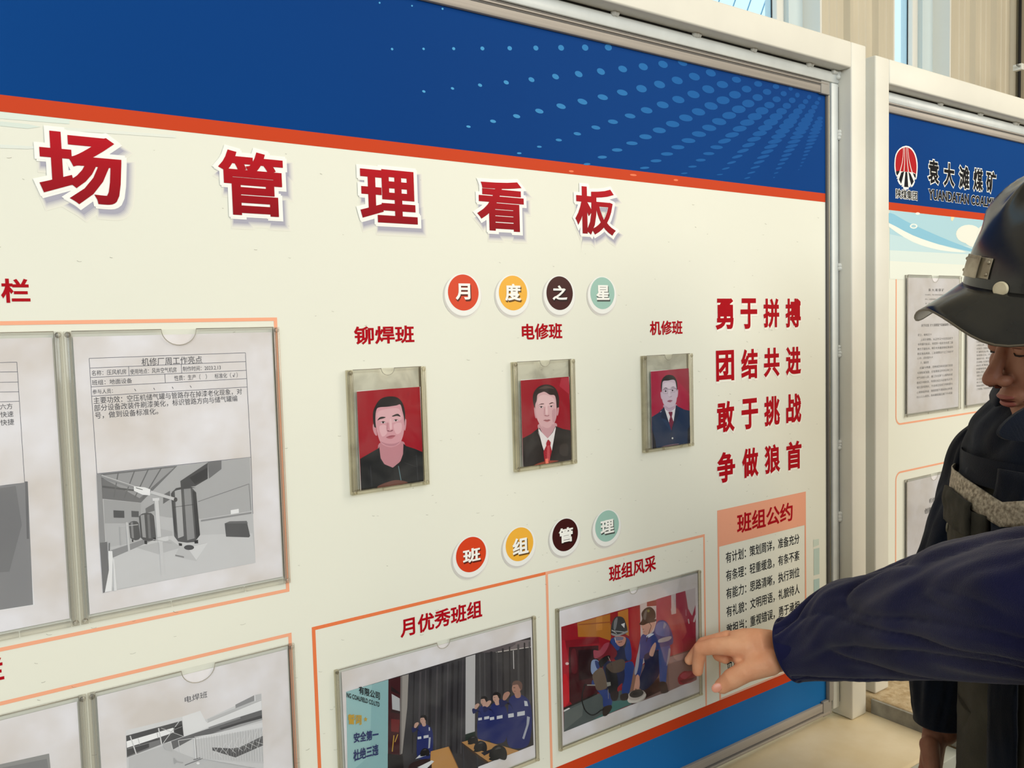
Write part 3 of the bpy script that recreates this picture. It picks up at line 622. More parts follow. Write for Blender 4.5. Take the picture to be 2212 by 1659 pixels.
def t4(s, L, R, T, Bq, par=s1, m=None, z=Z4, w=W4, bold=0.0):
    f = lambda p: (z[0]+p[0]/z[2], z[1]+p[1]/z[2])
    return text('lettering', s, bx(f(L), f(R), f(T), f(Bq), w), w-0.0001, m or M_greytext, par, bold)
t4('机修厂周工作亮点', (905, 680), (1293, 670), (1100, 655), (1100, 704))
t4('名称：压风机房', (586, 756), (808, 750), (690, 737), (690, 770)); t4('使用地点：风井空气机房', (832, 745), (1130, 737), (980, 726), (980, 760)); t4('制作时间：2023.2.13', (1170, 730), (1412, 720), (1290, 711), (1290, 742))
t4('班组：地面设备', (588, 815), (845, 805), (700, 797), (700, 830)); t4('性质：生产（    ）    标准化（ √ ）', (1115, 788), (1520, 770), (1300, 764), (1300, 798))
t4('参与人员：', (592, 875), (722, 870), (655, 860), (655, 890)); t4('、          、          、          、', (860, 860), (1225, 845), (1000, 850), (1000, 866))
t4('主要功效：空压机储气罐与管路存在掉漆老化现象，对', (598, 930), (1548, 878), (1070, 884), (1070, 926)); t4('部分设备改装件刷漆美化，标识管路方向与储气罐编', (602, 975), (1518, 925), (1060, 930), (1060, 972)); t4('号，做到设备标准化。', (607, 1025), (1012, 1005), (800, 995), (800, 1038))
lines_art('ruled_table', Z4, [((-40, 692), (108, 688)), ((-40, 752), (111, 750)), ((-40, 818), (115, 815)), ((-40, 880), (119, 877)), ((-40, 944), (122, 938)), ((108, 688), (158, 1460)), ((-40, 1485), (158, 1460))], (96, 98, 112), 3.2, s0)
t4('六方', (0, 972), (80, 970), (40, 953), (40, 990), s0); t4('快速', (2, 1022), (86, 1020), (44, 1003), (44, 1040), s0); t4('快捷', (2, 1072), (90, 1070), (46, 1053), (46, 1092), s0)
art('printed_picture', 0, 550, 2.962, W4, [((236, 236, 240), [(-900, 1600), (158, 1462), (220, 2242), (-900, 2420)])], INK, s0)
art('printed_picture', 0, 1100, 2.968, W4-0.00004, [((138, 138, 142), [(-600, -50), (178, -175), (212, 612), (-600, 740)]), ((124, 124, 128), [(-600, -40), (100, -150), (140, 100), (60, 400), (-600, 450)]), ((112, 112, 116), [(160, -178), (178, -178), (186, 190), (172, 190)])], INK, s0)
art('printed_picture', 0, 1100, 2.968, W4, [((150, 150, 150), [(-200, 1680), (315, 1566), (330, 1720), (330, 2300), (-200, 2300)]), ((134, 134, 136), [(-200, 1700), (300, 1600), (318, 1700), (-200, 1790)])], INK, s2)
# grey photo of the tank room
G = lambda v: (v, v, v+3)
ZT_ = (120, 960, 4.046)
tank = lambda x0, x1, y0, y1, sk: [(x0, y0+(y1-y0)*.12), (x0+(x1-x0)*.2, y0+(y1-y0)*.02), (x0+(x1-x0)*.5, y0-4), (x0+(x1-x0)*.8, y0), (x1-2, y0+(y1-y0)*.1), (x1+sk, y1-(y1-y0)*.12), (x1+sk-(x1-x0)*.2, y1), (x0+sk+(x1-x0)*.5, y1+6), (x0+sk+(x1-x0)*.15, y1-4), (x0+sk, y1-(y1-y0)*.1)]
TK = [(G(196), [(358, 254), (1700, 112), (1748, 1034), (415, 1298)]),
 (G(120), [(396, 256), (1066, 186), (745, 510), (410, 475)]), (G(160), [(420, 270), (1040, 200), (735, 470), (420, 300)]), (G(96), [(410, 360), (700, 395), (690, 410), (408, 378)])]
for a, b in (((548, 245), (510, 460)), ((690, 232), (600, 470)), ((812, 215), (690, 470)), ((925, 205), (760, 480))): TK.append((G(112), line(a, b, 10)))
TK += [(G(178), [(1066, 186), (1700, 112), (1712, 580), (1280, 650), (1000, 640), (750, 600), (745, 510)]), (G(168), [(420, 480), (745, 512), (750, 700), (430, 690)]), (G(186), [(430, 690), (720, 690), (1020, 760), (1020, 800), (450, 900)]),
 (G(86), [(1090, 320), (1330, 160), (1330, 300), (1220, 365), (1095, 375)]), (G(120), [(1330, 155), (1450, 140), (1450, 215), (1340, 300)]), (G(70), [(1170, 290), (1330, 200), (1330, 300), (1220, 350)]), (G(110), [(940, 440), (1000, 405), (1000, 480), (940, 520)]), (G(116), [(785, 560), (860, 515), (865, 580), (790, 600)]),
 (G(92), [(505, 575), (600, 580), (602, 642), (508, 640)]), (G(96), [(662, 580), (727, 584), (727, 636), (664, 634)]),
 (G(206), [(450, 980), (640, 900), (1000, 800), (1300, 790), (1720, 775), (1748, 1034), (520, 1270), (440, 1180)]), (G(190), [(700, 900), (1000, 830), (1100, 900), (900, 960)]), (G(150), [(470, 930), (860, 800), (870, 830), (500, 990)]),
 (G(150), [(1270, 660), (1712, 590), (1712, 605), (1270, 675)]), (G(132), line((1245, 500), (1690, 345), 6)), (G(132), line((1690, 345), (1708, 575), 5)), (G(240), [(1530, 575), (1600, 562), (1602, 598), (1532, 610)]),
 (G(94), [(1478, 690), (1520, 672), (1670, 668), (1700, 800), (1690, 812), (1490, 806)]), (G(112), [(1478, 690), (1520, 672), (1670, 668), (1680, 690)]),
 (G(196), [(1080, 900), (1320, 860), (1300, 900), (1230, 1020), (1040, 980)]), (G(140), [(1045, 962), (1122, 978), (1122, 992), (1046, 975)]), (G(216), [(1150, 900), (1330, 860), (1230, 1010)])]
TK += [(G(92), tank(640, 728, 672, 832, 14)), (G(140), [(655, 680), (675, 678), (685, 820), (665, 815)]), (G(70), [(665, 830), (680, 832), (680, 852), (668, 852)]), (G(88), tank(728, 862, 600, 838, 16)), (G(160), [(742, 620), (775, 612), (790, 815), (760, 810)]), (G(120), [(800, 612), (820, 612), (835, 820), (812, 820)]), (G(60), [(775, 838), (800, 842), (800, 872), (778, 870)]), (G(60), [(850, 815), (876, 810), (878, 840), (856, 842)]),
 (G(96), tank(1008, 1230, 372, 852, 30)), (G(178), [(1040, 400), (1095, 385), (1120, 800), (1070, 820)]), (G(150), [(1120, 390), (1180, 385), (1215, 820), (1150, 838)]), (G(78), [(1008, 430), (1030, 410), (1060, 800), (1038, 760)]), (G(84), [(1010, 420), (1060, 380), (1160, 362), (1225, 380), (1160, 378), (1060, 400)]), (G(70), [(1195, 400), (1228, 420), (1262, 790), (1230, 830)]), (G(66), line((1020, 550), (1235, 520), 4)),
 (G(60), [(1075, 860), (1105, 866), (1104, 888), (1078, 884)]), (G(60), [(1212, 842), (1244, 832), (1246, 864), (1215, 866)]), (G(86), ell(1166, 900, 44, 22)),
 (G(150), line((400, 275), (700, 375), 26)), (G(196), line((400, 268), (700, 368), 8)), (G(240), [(684, 365), (780, 375), (828, 392), (825, 445), (760, 440), (684, 405)]), (G(90), line((700, 378), (760, 396), 6)), (G(206), line((830, 415), (1040, 478), 26)), (G(70), ell(1048, 482, 16, 20)),
 (G(214), line((880, 470), (905, 810), 34)), (G(222), [(846, 470), (906, 466), (906, 490), (848, 494)]), (G(214), [(888, 820), (985, 800), (985, 840), (900, 860)]), (G(206), line((918, 850), (938, 1130), 32)), (G(186), line((850, 830), (1020, 860), 6)),
 (G(206), line((622, 680), (642, 930), 18)), (G(180), line((560, 720), (570, 880), 8)), (G(196), line((560, 718), (720, 700), 6)), (G(120), line((470, 860), (462, 1180), 10)), (G(236), [(460, 930), (495, 930), (500, 1000), (490, 1280), (430, 1290), (465, 1100)]), (G(226), [(500, 1000), (512, 1000), (536, 1275), (510, 1280)]),
 (G(150), [(358, 256), (396, 254), (432, 850), (385, 860)]), (G(120), [(385, 860), (450, 850), (462, 1110), (430, 1290), (415, 1298)])]
art('printed_picture', *ZT_, W4, TK, INK, s1, None, 1e-5)
# grey photo of the yard
ZY = (170, 1380, 4.608)
Y = [(G(212), [(468, 912), (1030, 775), (1270, 800), (1820, 545), (1840, 1300), (1840, 1900), (500, 1900)]), (G(232), [(1030, 775), (1210, 715), (1270, 830), (1815, 600), (1822, 705), (1290, 880), (1050, 975)]), (G(196), [(1280, 800), (1560, 690), (1560, 655), (1750, 560), (1815, 545), (1818, 600), (1290, 832)]),
 (G(150), [(1560, 655), (1750, 560), (1750, 615), (1562, 690)]), (G(232), line((1752, 560), (1754, 620), 9)), (G(190), line((1280, 832), (1818, 608), 10)),
 (G(222), [(468, 912), (1028, 775), (1028, 812), (470, 962)]), (G(84), [(472, 965), (1028, 815), (1045, 970), (820, 1050), (480, 1180)]), (G(248), [(476, 1020), (940, 885), (948, 930), (880, 955), (480, 1085)]), (G(128), [(484, 1090), (820, 1000), (822, 1050), (484, 1180)]), (G(76), [(484, 1100), (700, 1040), (700, 1080), (484, 1170)]),
 (G(214), line((512, 965), (574, 1150), 12)), (G(208), line((590, 985), (606, 1050), 8)), (G(222), line((794, 888), (826, 1048), 12)), (G(180), line((780, 935), (790, 990), 6)), (G(206), line((840, 1040), (1000, 820), 7)), (G(196), line((820, 888), (1040, 970), 5)), (G(60), [(950, 880), (1028, 850), (1038, 960), (960, 930)]), (G(150), line((948, 905), (1028, 872), 5)),
 (G(110), [(1060, 970), (1300, 890), (1620, 770), (1822, 708), (1826, 800), (1400, 930), (1150, 985), (940, 1100), (920, 1020)]), (G(80), [(1400, 890), (1820, 760), (1824, 790), (1420, 905)]), (G(150), [(1290, 880), (1600, 775), (1612, 790), (1300, 895)]), (G(168), [(1340, 935), (1600, 850), (1826, 790), (1828, 806), (1500, 905)]),
 (G(226), [(1150, 985), (1300, 950), (1828, 830), (1830, 880), (1160, 1010)]), (G(120), smooth_poly([(1400, 1080), (1540, 1060), (1610, 1010), (1612, 1022), (1545, 1072), (1420, 1092)], 3)),
 (G(206), [(1160, 1000), (1828, 900), (1840, 1240), (1180, 1190)]), (G(92), [(1330, 1080), (1520, 1090), (1600, 1080), (1832, 965), (1834, 1060), (1560, 1180), (1330, 1110)]), (G(110), [(1520, 1092), (1600, 1085), (1832, 970), (1832, 990), (1560, 1110)]),
 (G(198), [(500, 1180), (850, 1060), (1000, 1130), (1160, 1190), (1840, 1300), (1840, 1900), (500, 1900)])]
for k in range(26): Y.append((G(168), line((1165+k*26, 985-k*3.8), (1150+k*26+30, 1190+k*1.2), 2.2)))
for k in range(8): Y.append((G(236), line((1340+k*62, 1150-k*8), (1400+k*62, 1060-k*26), 3)))
for k in range(7): Y.append((G(236), line((1340+k*70, 1080-k*10), (1420+k*70, 1180-k*22), 3)))
Y += [(G(232), line((1150, 985), (1165, 1190), 11)), (G(128), line((1158, 985), (1174, 1188), 3)), (G(228), line((990, 1010), (1145, 985), 5)), (G(228), line((990, 1010), (1010, 1130), 5)), (G(228), line((1150, 975), (1828, 862), 5)), (G(120), line((1055, 1256), (1230, 1188), 8)), (G(110), line((1140, 1202), (1208, 1182), 7)), (G(242), ell(1186, 1236, 16, 12)), (G(176), line((1180, 1185), (1840, 1300), 3)), (G(176), smooth_poly([(945, 1180), (980, 1215), (1035, 1225), (1030, 1236), (975, 1228), (950, 1245)], 3)), (G(190), [(840, 1040), (910, 1030), (930, 1120), (850, 1090)])]
art('printed_picture', *ZY, W4, Y, INK, s3, (r3[0]+0.02, r3[1]-0.02, r3[2]+0.03, r3[3]), 1e-5)
t4('电焊班', (1055, 600), (1280, 552), (1165, 548), (1165, 612), s3, M_greytext, ZY)
# small pockets with portraits
GR = 'portrait pockets in a row'
rp1 = rect_px((749, 800), (927, 1046), 0.993); rp2 = rect_px((1107, 782.5), (1245.5, 1001), 0.993); rp3 = rect_px((1388, 769), (1497.5, 963), 0.993)
rp = [rp1, rp2, rp3]; wd_ = sum(r[1]-r[0] for r in rp)/3; ht_ = sum(r[3]-r[2] for r in rp)/3
for r, l in zip(rp, ('portrait pocket under the left heading, with a man in a black jacket', 'middle portrait pocket, with a man in a dark suit and red patterned tie', 'rightmost portrait pocket, with a man in glasses and blue suit')):
    holder(r, l, GR, 0.0075, 0.009, A_dirty, True, nw=0.0095, grime=None)
WP = 0.9952
def photo_px(name, quad_, label, cat, group, w=WP, m=M_card):
    a = [PW(*q, w) for q in quad_]; x0 = (a[0].x+a[3].x)/2; x1 = (a[1].x+a[2].x)/2; z1 = (a[0].z+a[1].z)/2; z0 = (a[2].z+a[3].z)/2
    return sheet(name, (x0, x1, z0, z1), w, m, label, cat, group), (x0, x1, z0, z1)
GQ = 'portrait photographs on red ground'
ph1, c1 = photo_px('portrait_photo', ((769.3, 846), (906.7, 834.5), (915.8, 1038.5), (780.3, 1061)), 'portrait photo of a short-haired man in a black collarless jacket, red ground', 'photo', GQ)
ph2, c2 = photo_px('portrait_photo', ((1124.2, 821.5), (1228.5, 813), (1234.8, 993), (1130, 1009)), 'portrait photo of a man in dark suit, white collar and red tie', 'photo', GQ)
ph3, c3 = photo_px('portrait_photo', ((1405.3, 802), (1487.3, 794.8), (1491.8, 956.5), (1409, 970.5)), 'portrait photo of a bespectacled man in a blue suit and dark red tie', 'photo', GQ)
S = smooth_poly
WA = WP-0.00005
def eye(x, y, sx, sk=(196, 148, 156)): return [((226, 214, 218), S([(x-sx, y+3), (x-sx*.3, y-sx*.34), (x+sx*.6, y-sx*.25), (x+sx, y+2), (x, y+sx*.35)], 3)), ((40, 26, 28), ell(x, y-1, sx*.42, sx*.42)), ((60, 36, 38), S([(x-sx*1.1, y+2), (x-sx*.3, y-sx*.5), (x+sx*.6, y-sx*.4), (x+sx*1.1, y), (x+sx*.5, y-sx*.22), (x-sx*.3, y-sx*.28)], 3))]
A1 = [((160, 14, 34), [(164, 366), (922, 300), (972, 1435), (222, 1560)]),
 ((205, 148, 158), S([(362, 762), (385, 755), (412, 880), (392, 884), (366, 830)], 3)), ((205, 148, 158), S([(738, 700), (760, 700), (758, 780), (745, 832), (734, 800)], 3)),
 ((26, 24, 28), S([(372, 760), (362, 640), (380, 560), (440, 465), (530, 425), (640, 430), (710, 490), (745, 600), (742, 720), (700, 800), (420, 800)], 5)),
 ((196, 136, 146), S([(440, 980), (722, 960), (724, 1090), (700, 1180), (600, 1272), (500, 1230), (455, 1160)], 5)),
 ((28, 30, 32), [(208, 1168), (300, 1115), (430, 1040), (438, 1020), (455, 1160), (500, 1232), (600, 1273), (690, 1200), (722, 1110), (727, 985), (760, 1015), (870, 1050), (958, 1088), (972, 1435), (222, 1560)]),
 ((214, 158, 168), S([(400, 600), (430, 555), (540, 545), (640, 530), (690, 520), (715, 600), (732, 680), (736, 800), (720, 900), (680, 985), (600, 1025), (530, 1020), (460, 980), (425, 900), (402, 800), (392, 700)], 5)),
 ((224, 176, 184), S([(430, 600), (640, 560), (700, 620), (700, 700), (560, 740), (430, 700)], 4)), ((228, 182, 190), S([(440, 780), (520, 770), (530, 860), (470, 900)], 4)), ((226, 180, 188), S([(610, 760), (700, 740), (700, 840), (640, 870)], 4)),
 ((190, 134, 146), S([(450, 960), (530, 1010), (620, 1012), (690, 960), (620, 985), (530, 985)], 4)),
 ((34, 26, 28), S([(416, 710), (440, 674), (480, 664), (515, 672), (490, 684), (445, 696)], 4)), ((34, 26, 28), S([(592, 655), (640, 632), (670, 634), (692, 664), (650, 655), (600, 664)], 4)),
 *eye(484, 733, 30), *eye(636, 709, 28), ((198, 140, 150), S([(530, 740), (545, 735), (545, 800), (530, 830), (522, 800)], 4)), ((232, 190, 196), S([(560, 700), (582, 700), (590, 800), (565, 810)], 4)), ((140, 84, 96), S([(528, 832), (545, 826), (565, 834), (590, 822), (604, 824), (590, 838), (565, 842), (540, 840)], 4)),
 ((164, 92, 104), S([(518, 912), (560, 892), (590, 886), (634, 890), (600, 906), (560, 918)], 4)), ((190, 120, 130), S([(530, 916), (570, 912), (620, 900), (590, 926), (550, 928)], 4)),
 ((44, 46, 48), [(436, 1040), (452, 1160), (505, 1240), (490, 1250), (440, 1170)]), ((20, 20, 22), line((600, 1275), (610, 1480), 10)), ((96, 122, 130), line((666, 1252), (706, 1470), 10)), ((44, 46, 50), line((330, 1250), (350, 1500), 14)), ((48, 48, 52), line((880, 1120), (900, 1440), 12)),
 ((64, 62, 62), line((730, 1210), (880, 1262), 4)), ((74, 70, 66), line((430, 1500), (490, 1466), 5)), ((110, 70, 60), S([(420, 1495), (520, 1450), (640, 1420), (760, 1440), (760, 1460), (600, 1492), (440, 1520)], 4)), ((150, 40, 50), line((790, 370), (780, 410), 5))]
art('printed_image', 740, 780, 5.53, WA, A1, GLOSSINK, ph1, c1, 1e-5)
A2 = [((156, 16, 36), [(154, 364), (822, 308), (862, 1456), (192, 1556)]), ((178, 44, 62), [(720, 330), (824, 322), (836, 560), (690, 440)]),
 ((206, 156, 162), S([(342, 740), (362, 750), (378, 870), (362, 880), (348, 820)], 3)), ((206, 156, 162), S([(664, 716), (684, 706), (682, 790), (668, 846), (656, 830)], 3)),
 ((52, 40, 38), S([(352, 740), (326, 640), (334, 540), (390, 460), (480, 420), (580, 430), (650, 490), (686, 600), (684, 700), (660, 740), (400, 760)], 5)), ((84, 68, 62), S([(400, 480), (480, 440), (560, 446), (620, 480), (560, 470), (460, 480)], 4)),
 ((206, 158, 164), S([(412, 960), (640, 950), (640, 1040), (560, 1180), (500, 1180), (410, 1050)], 4)), ((168, 112, 118), S([(420, 1000), (520, 1040), (620, 990), (600, 1050), (520, 1080), (450, 1060)], 4)),
 ((44, 38, 36), [(184, 1160), (300, 1100), (400, 1020), (640, 992), (740, 1030), (850, 1052), (862, 1456), (192, 1556)]),
 ((238, 232, 232), [(404, 1018), (440, 1070), (530, 1160), (600, 1080), (640, 995), (640, 1060), (590, 1330), (480, 1340), (430, 1180), (398, 1080)]), ((204, 158, 164), [(412, 1000), (640, 985), (600, 1070), (530, 1162), (450, 1080)]),
 ((220, 178, 182), S([(378, 640), (390, 560), (440, 530), (490, 520), (560, 560), (620, 566), (642, 620), (652, 740), (650, 860), (620, 950), (560, 1020), (510, 1036), (450, 1010), (390, 910), (362, 800), (358, 700)], 5)),
 ((232, 196, 198), S([(400, 600), (480, 560), (600, 600), (620, 680), (500, 720), (400, 700)], 4)), ((206, 160, 166), S([(450, 990), (510, 1018), (570, 1000), (590, 960), (600, 990), (540, 1034), (480, 1030)], 4)), ((204, 158, 164), S([(590, 780), (640, 760), (640, 900), (600, 940)], 4)),
 ((120, 84, 84), S([(400, 706), (440, 680), (480, 682), (470, 692), (430, 696)], 4)), ((120, 84, 84), S([(548, 684), (590, 662), (622, 680), (600, 676), (560, 690)], 4)), *eye(440, 730, 27), *eye(578, 722, 25), ((234, 200, 202), S([(500, 700), (522, 700), (530, 820), (505, 826)], 4)), ((176, 122, 128), S([(482, 850), (500, 838), (520, 848), (545, 836), (548, 850), (520, 858)], 4)), ((200, 150, 156), S([(482, 740), (492, 740), (486, 840), (476, 830)], 4)),
 ((154, 92, 98), S([(466, 914), (500, 902), (520, 906), (540, 900), (570, 910), (520, 920)], 4)), ((196, 132, 136), S([(480, 918), (520, 920), (560, 916), (520, 936)], 4)),
 ((170, 38, 52), [(505, 1200), (540, 1176), (572, 1215), (566, 1260), (586, 1330), (545, 1510), (488, 1512), (470, 1340), (510, 1262)]), ((200, 84, 90), [(522, 1262), (555, 1258), (560, 1500), (515, 1506)]),
 ((232, 228, 230), [(496, 1262), (510, 1190), (530, 1178), (512, 1215)]), ((28, 24, 24), line((400, 1060), (470, 1340), 6)), ((28, 24, 24), line((640, 1040), (590, 1330), 6)), ((30, 26, 26), line((320, 1170), (300, 1260), 6)), ((30, 26, 26), line((700, 1110), (730, 1190), 6)), ((62, 54, 50), S([(700, 1260), (800, 1240), (800, 1400), (700, 1380)], 4)), ((32, 28, 28), line((850, 1080), (862, 1440), 16)),
 ((150, 70, 52), S([(340, 1530), (440, 1490), (560, 1466), (680, 1470), (560, 1500), (400, 1530)], 4)), ((250, 130, 110), line((515, 1440), (520, 1510), 40))]
for k in range(26): A2.append(((206, 120, 124), ell(500+(k*17) % 68, 1270+k*9.3, 3, 3, 6)))
art('printed_image', 1100, 765, 6.38, WA, A2, GLOSSINK, ph2, c2, 1e-5)
A3 = [((176, 36, 70), [(178, 372), (758, 318), (792, 1465), (204, 1558)]), ((160, 34, 62), [(440, 346), (760, 322), (780, 720), (600, 520)]),
 ((210, 186, 204), S([(330, 690), (350, 690), (358, 780), (345, 790), (334, 750)], 3)), ((210, 186, 204), S([(580, 660), (598, 650), (596, 720), (586, 768), (578, 750)], 3)),
 ((24, 24, 28), S([(350, 680), (336, 600), (350, 500), (400, 440), (460, 420), (530, 440), (580, 520), (586, 640), (560, 680), (380, 700)], 5)),
 ((236, 234, 238), [(384, 912), (470, 990), (562, 890), (566, 960), (530, 1130), (455, 1140), (400, 1000)]), ((200, 176, 196), S([(384, 880), (566, 870), (560, 920), (470, 985), (390, 930)], 4)),
 ((30, 52, 86), [(196, 1066), (300, 1000), (384, 912), (455, 1145), (495, 1270), (530, 1130), (566, 880), (600, 905), (690, 950), (780, 970), (792, 1465), (204, 1558)]),
 ((214, 196, 212), S([(354, 600), (370, 520), (440, 510), (540, 500), (570, 590), (580, 680), (578, 780), (560, 860), (500, 930), (450, 935), (400, 900), (362, 830), (352, 720)], 5)),
 ((228, 214, 226), S([(380, 560), (460, 530), (550, 560), (550, 620), (460, 640), (380, 620)], 4)), ((190, 168, 188), S([(400, 890), (460, 925), (530, 900), (500, 935), (440, 938)], 4)),
 ((70, 60, 72), S([(376, 640), (400, 616), (435, 622), (430, 630), (400, 628)], 4)), ((70, 60, 72), S([(480, 620), (520, 604), (552, 610), (520, 614)], 4)),
 ((46, 36, 44), ell(408, 670, 14, 12)), ((46, 36, 44), ell(513, 659, 13, 12)), ((222, 208, 220), S([(446, 640), (470, 640), (476, 740), (450, 744)], 4)), ((170, 144, 164), S([(444, 750), (470, 758), (500, 744), (498, 756), (470, 764)], 4)),
 ((150, 92, 112), S([(432, 822), (470, 806), (516, 812), (480, 826), (450, 834)], 4)), ((178, 122, 140), S([(445, 832), (480, 828), (508, 820), (480, 842)], 4)),
 ((96, 84, 104), line((364, 650), (440, 640), 7)), ((96, 84, 104), line((440, 640), (480, 644), 6)), ((96, 84, 104), line((480, 640), (556, 622), 7)), ((120, 110, 126), line((364, 650), (370, 700), 3)), ((120, 110, 126), line((370, 706), (436, 706), 3)), ((120, 110, 126), line((436, 706), (442, 645), 3)), ((120, 110, 126), line((482, 694), (548, 684), 3)), ((120, 110, 126), line((548, 684), (556, 625), 3)), ((96, 84, 104), line((556, 624), (580, 650), 5)),
 ((124, 30, 64), [(448, 990), (510, 982), (512, 1010), (500, 1060), (525, 1130), (496, 1270), (470, 1170), (460, 1120), (478, 1060)]), ((22, 40, 70), [(384, 915), (455, 1145), (470, 1200), (330, 1080), (350, 1000)]), ((36, 62, 98), [(340, 1080), (480, 1280), (495, 1275), (460, 1150), (400, 1100)]), ((22, 40, 70), [(566, 880), (620, 1000), (600, 1040), (495, 1290), (530, 1130)]),
 ((20, 34, 60), line((495, 1275), (488, 1500), 6)), ((20, 24, 40), [(200, 1250), (250, 1420), (265, 1545), (204, 1556)]), ((20, 24, 40), [(745, 1250), (790, 1180), (792, 1465), (740, 1470)]), ((232, 232, 226), ell(511, 1388, 12, 15)), ((120, 96, 110), S([(340, 1520), (440, 1490), (580, 1470), (600, 1480), (440, 1512)], 4)), ((228, 210, 220), line((320, 990), (345, 978), 5))]
art('printed_image', 1380, 750, 7.06, WA, A3, GLOSSINK, ph3, c3, 1e-5)
# landscape pockets with group photographs
GL = 'landscape pockets with group photographs'
b1 = PW(1166, 1641.3, 0.996).z; r5 = (PW(722.5, 1455, 0.996).x, PW(1160, 1480, 0.996).x, b1, PW(1154.6, 1330.4, 0.996).z)
a = PW(1200.5, 1316, 0.996); b = PW(1514.5, 1370, 0.996); c = PW(1209.8, 1622.6, 0.996); d = PW(1512.6, 1231, 0.996)
r6 = (a.x, b.x, c.z, d.z)
holder(r5, 'landscape pocket under the best team heading, holding the meeting room photo', GL, 0.0055, 0.006, A_clear, True, nw=0.0105)
holder(r6, 'landscape pocket beside the pointing finger, holding the welders photo', GL, 0.0055, 0.006, A_clear, True, nw=0.0095)
s5 = sheet('photo_print', (r5[0]+0.010, r5[1]-0.006, r5[2]+0.007, r5[3]-0.005), 0.9968, M_paper, 'group photo of uniformed workers with raised fists in a curtained room', 'photo', 'group photographs on white paper')
s6 = sheet('photo_print', (r6[0]+0.007, r6[1]-0.006, r6[2]+0.007, r6[3]-0.005), 0.9968, M_paper, 'photo of two helmeted workers crouching before red machines', 'photo', 'group photographs on white paper')
W5 = 0.9966
ZM = (720, 1320, 4.809)
D = [((54, 50, 52), [(133, 838), (2052, 270), (2085, 1390), (1500, 1620), (1500, 1900), (160, 2300)]), ((142, 184, 188), [(133, 838), (572, 712), (562, 2200), (160, 2300)]), ((156, 196, 198), [(133, 838), (400, 762), (380, 1500), (150, 1700)]), ((62, 20, 26), [(572, 714), (698, 680), (700, 2000), (565, 2100)]), ((28, 16, 18), [(600, 780), (690, 850), (690, 870), (600, 830)]), ((182, 184, 188), [(606, 860), (690, 908), (692, 1040), (612, 1020)]), ((40, 20, 22), [(600, 1025), (700, 1045), (700, 1070), (600, 1050)]), ((110, 32, 34), [(600, 1120), (690, 1130), (680, 1260), (600, 1250)]), ((190, 150, 60), line((630, 1290), (612, 1460), 10)), ((200, 160, 70), line((670, 1280), (640, 1360), 8)), ((30, 26, 28), [(565, 1480), (720, 1500), (760, 2000), (565, 2100)]),
 ((156, 150, 146), [(712, 675), (782, 655), (768, 1000), (716, 1480), (692, 1490)]), ((120, 114, 112), [(698, 680), (716, 674), (706, 1480), (690, 1490)]),
 ((56, 54, 58), [(782, 655), (1372, 480), (1370, 1320), (1260, 1560), (740, 1600), (724, 1480), (768, 1000)]), ((190, 188, 190), [(1375, 480), (1475, 450), (1470, 1250), (1372, 1280)]), ((24, 42, 34), [(1372, 1280), (1470, 1250), (1480, 1330), (1372, 1360)]),
 ((60, 57, 60), [(1478, 446), (2056, 280), (2075, 1150), (1480, 1330)]), ((120, 110, 112), S([(1700, 425), (1850, 330), (2056, 300), (2060, 370), (1850, 405)], 3)), ((92, 84, 88), S([(1550, 420), (1750, 360), (1900, 330), (1800, 400), (1600, 430)], 3)), ((214, 206, 200), line((1690, 428), (2056, 372), 7)), ((200, 196, 196), line((1870, 410), (1874, 600), 8))]
for x, t in ((840, 14), (905, 20), (960, 12), (1010, 26), (1080, 16), (1135, 22), (1190, 12), (1240, 26), (1300, 14), (1345, 12)): D.append(((38, 36, 40) if t % 4 else (76, 72, 76), line((x, 665-(x-782)*.29), (x-20, 1480), t)))
for x, t in ((1520, 16), (1570, 12), (1640, 22), (1700, 12), (1760, 18), (1830, 14), (1920, 20), (1985, 14), (2035, 12)): D.append(((42, 40, 44) if t % 4 else (78, 76, 78), line((x, 460-(x-1478)*.26), (x+8, 1150), t)))
NAVY = (34, 44, 104); NV2 = (26, 34, 84); SKN = (196, 158, 142)
def worker(x, y, s, hair=(24, 20, 22), skin=SKN, fist=True, leg=True):   # head centre, scale
    o = [(NAVY, S([(x-50*s, y+75*s), (x-10*s, y+48*s), (x+40*s, y+50*s), (x+90*s, y+90*s), (x+110*s, y+180*s), (x+105*s, y+330*s), (x+70*s, y+420*s), (x-50*s, y+420*s), (x-70*s, y+300*s), (x-60*s, y+160*s)], 4)), (NV2, S([(x-50*s, y+100*s), (x-110*s, y+140*s), (x-125*s, y+90*s), (x-105*s, y+80*s), (x-60*s, y+100*s), (x-20*s, y+160*s)], 3)),
     (skin, S([(x-14*s, y+20*s), (x+24*s, y+20*s), (x+30*s, y+62*s), (x-4*s, y+68*s)], 3)), (skin, ell(x, y, 32*s, 42*s, 20, 0.1)), (hair, S([(x-30*s, y-22*s), (x-20*s, y-48*s), (x+16*s, y-54*s), (x+42*s, y-30*s), (x+38*s, y+14*s), (x+22*s, y-2*s), (x+8*s, y-26*s)], 4)),
     ((60, 40, 38), line((x-22*s, y-4*s), (x-8*s, y-4*s), 4*s)), ((130, 84, 78), line((x-18*s, y+22*s), (x-6*s, y+22*s), 4*s)), ((206, 208, 214), [(x-60*s, y+185*s), (x-20*s, y+178*s), (x-18*s, y+205*s), (x-58*s, y+212*s)]), ((206, 208, 214), [(x+6*s, y+172*s), (x+60*s, y+162*s), (x+60*s, y+192*s), (x+6*s, y+202*s)])]
    if fist: o += [(skin, S([(x-98*s, y+80*s), (x-90*s, y+40*s), (x-60*s, y+24*s), (x-46*s, y+38*s), (x-60*s, y+64*s), (x-80*s, y+86*s)], 4))]
    return o
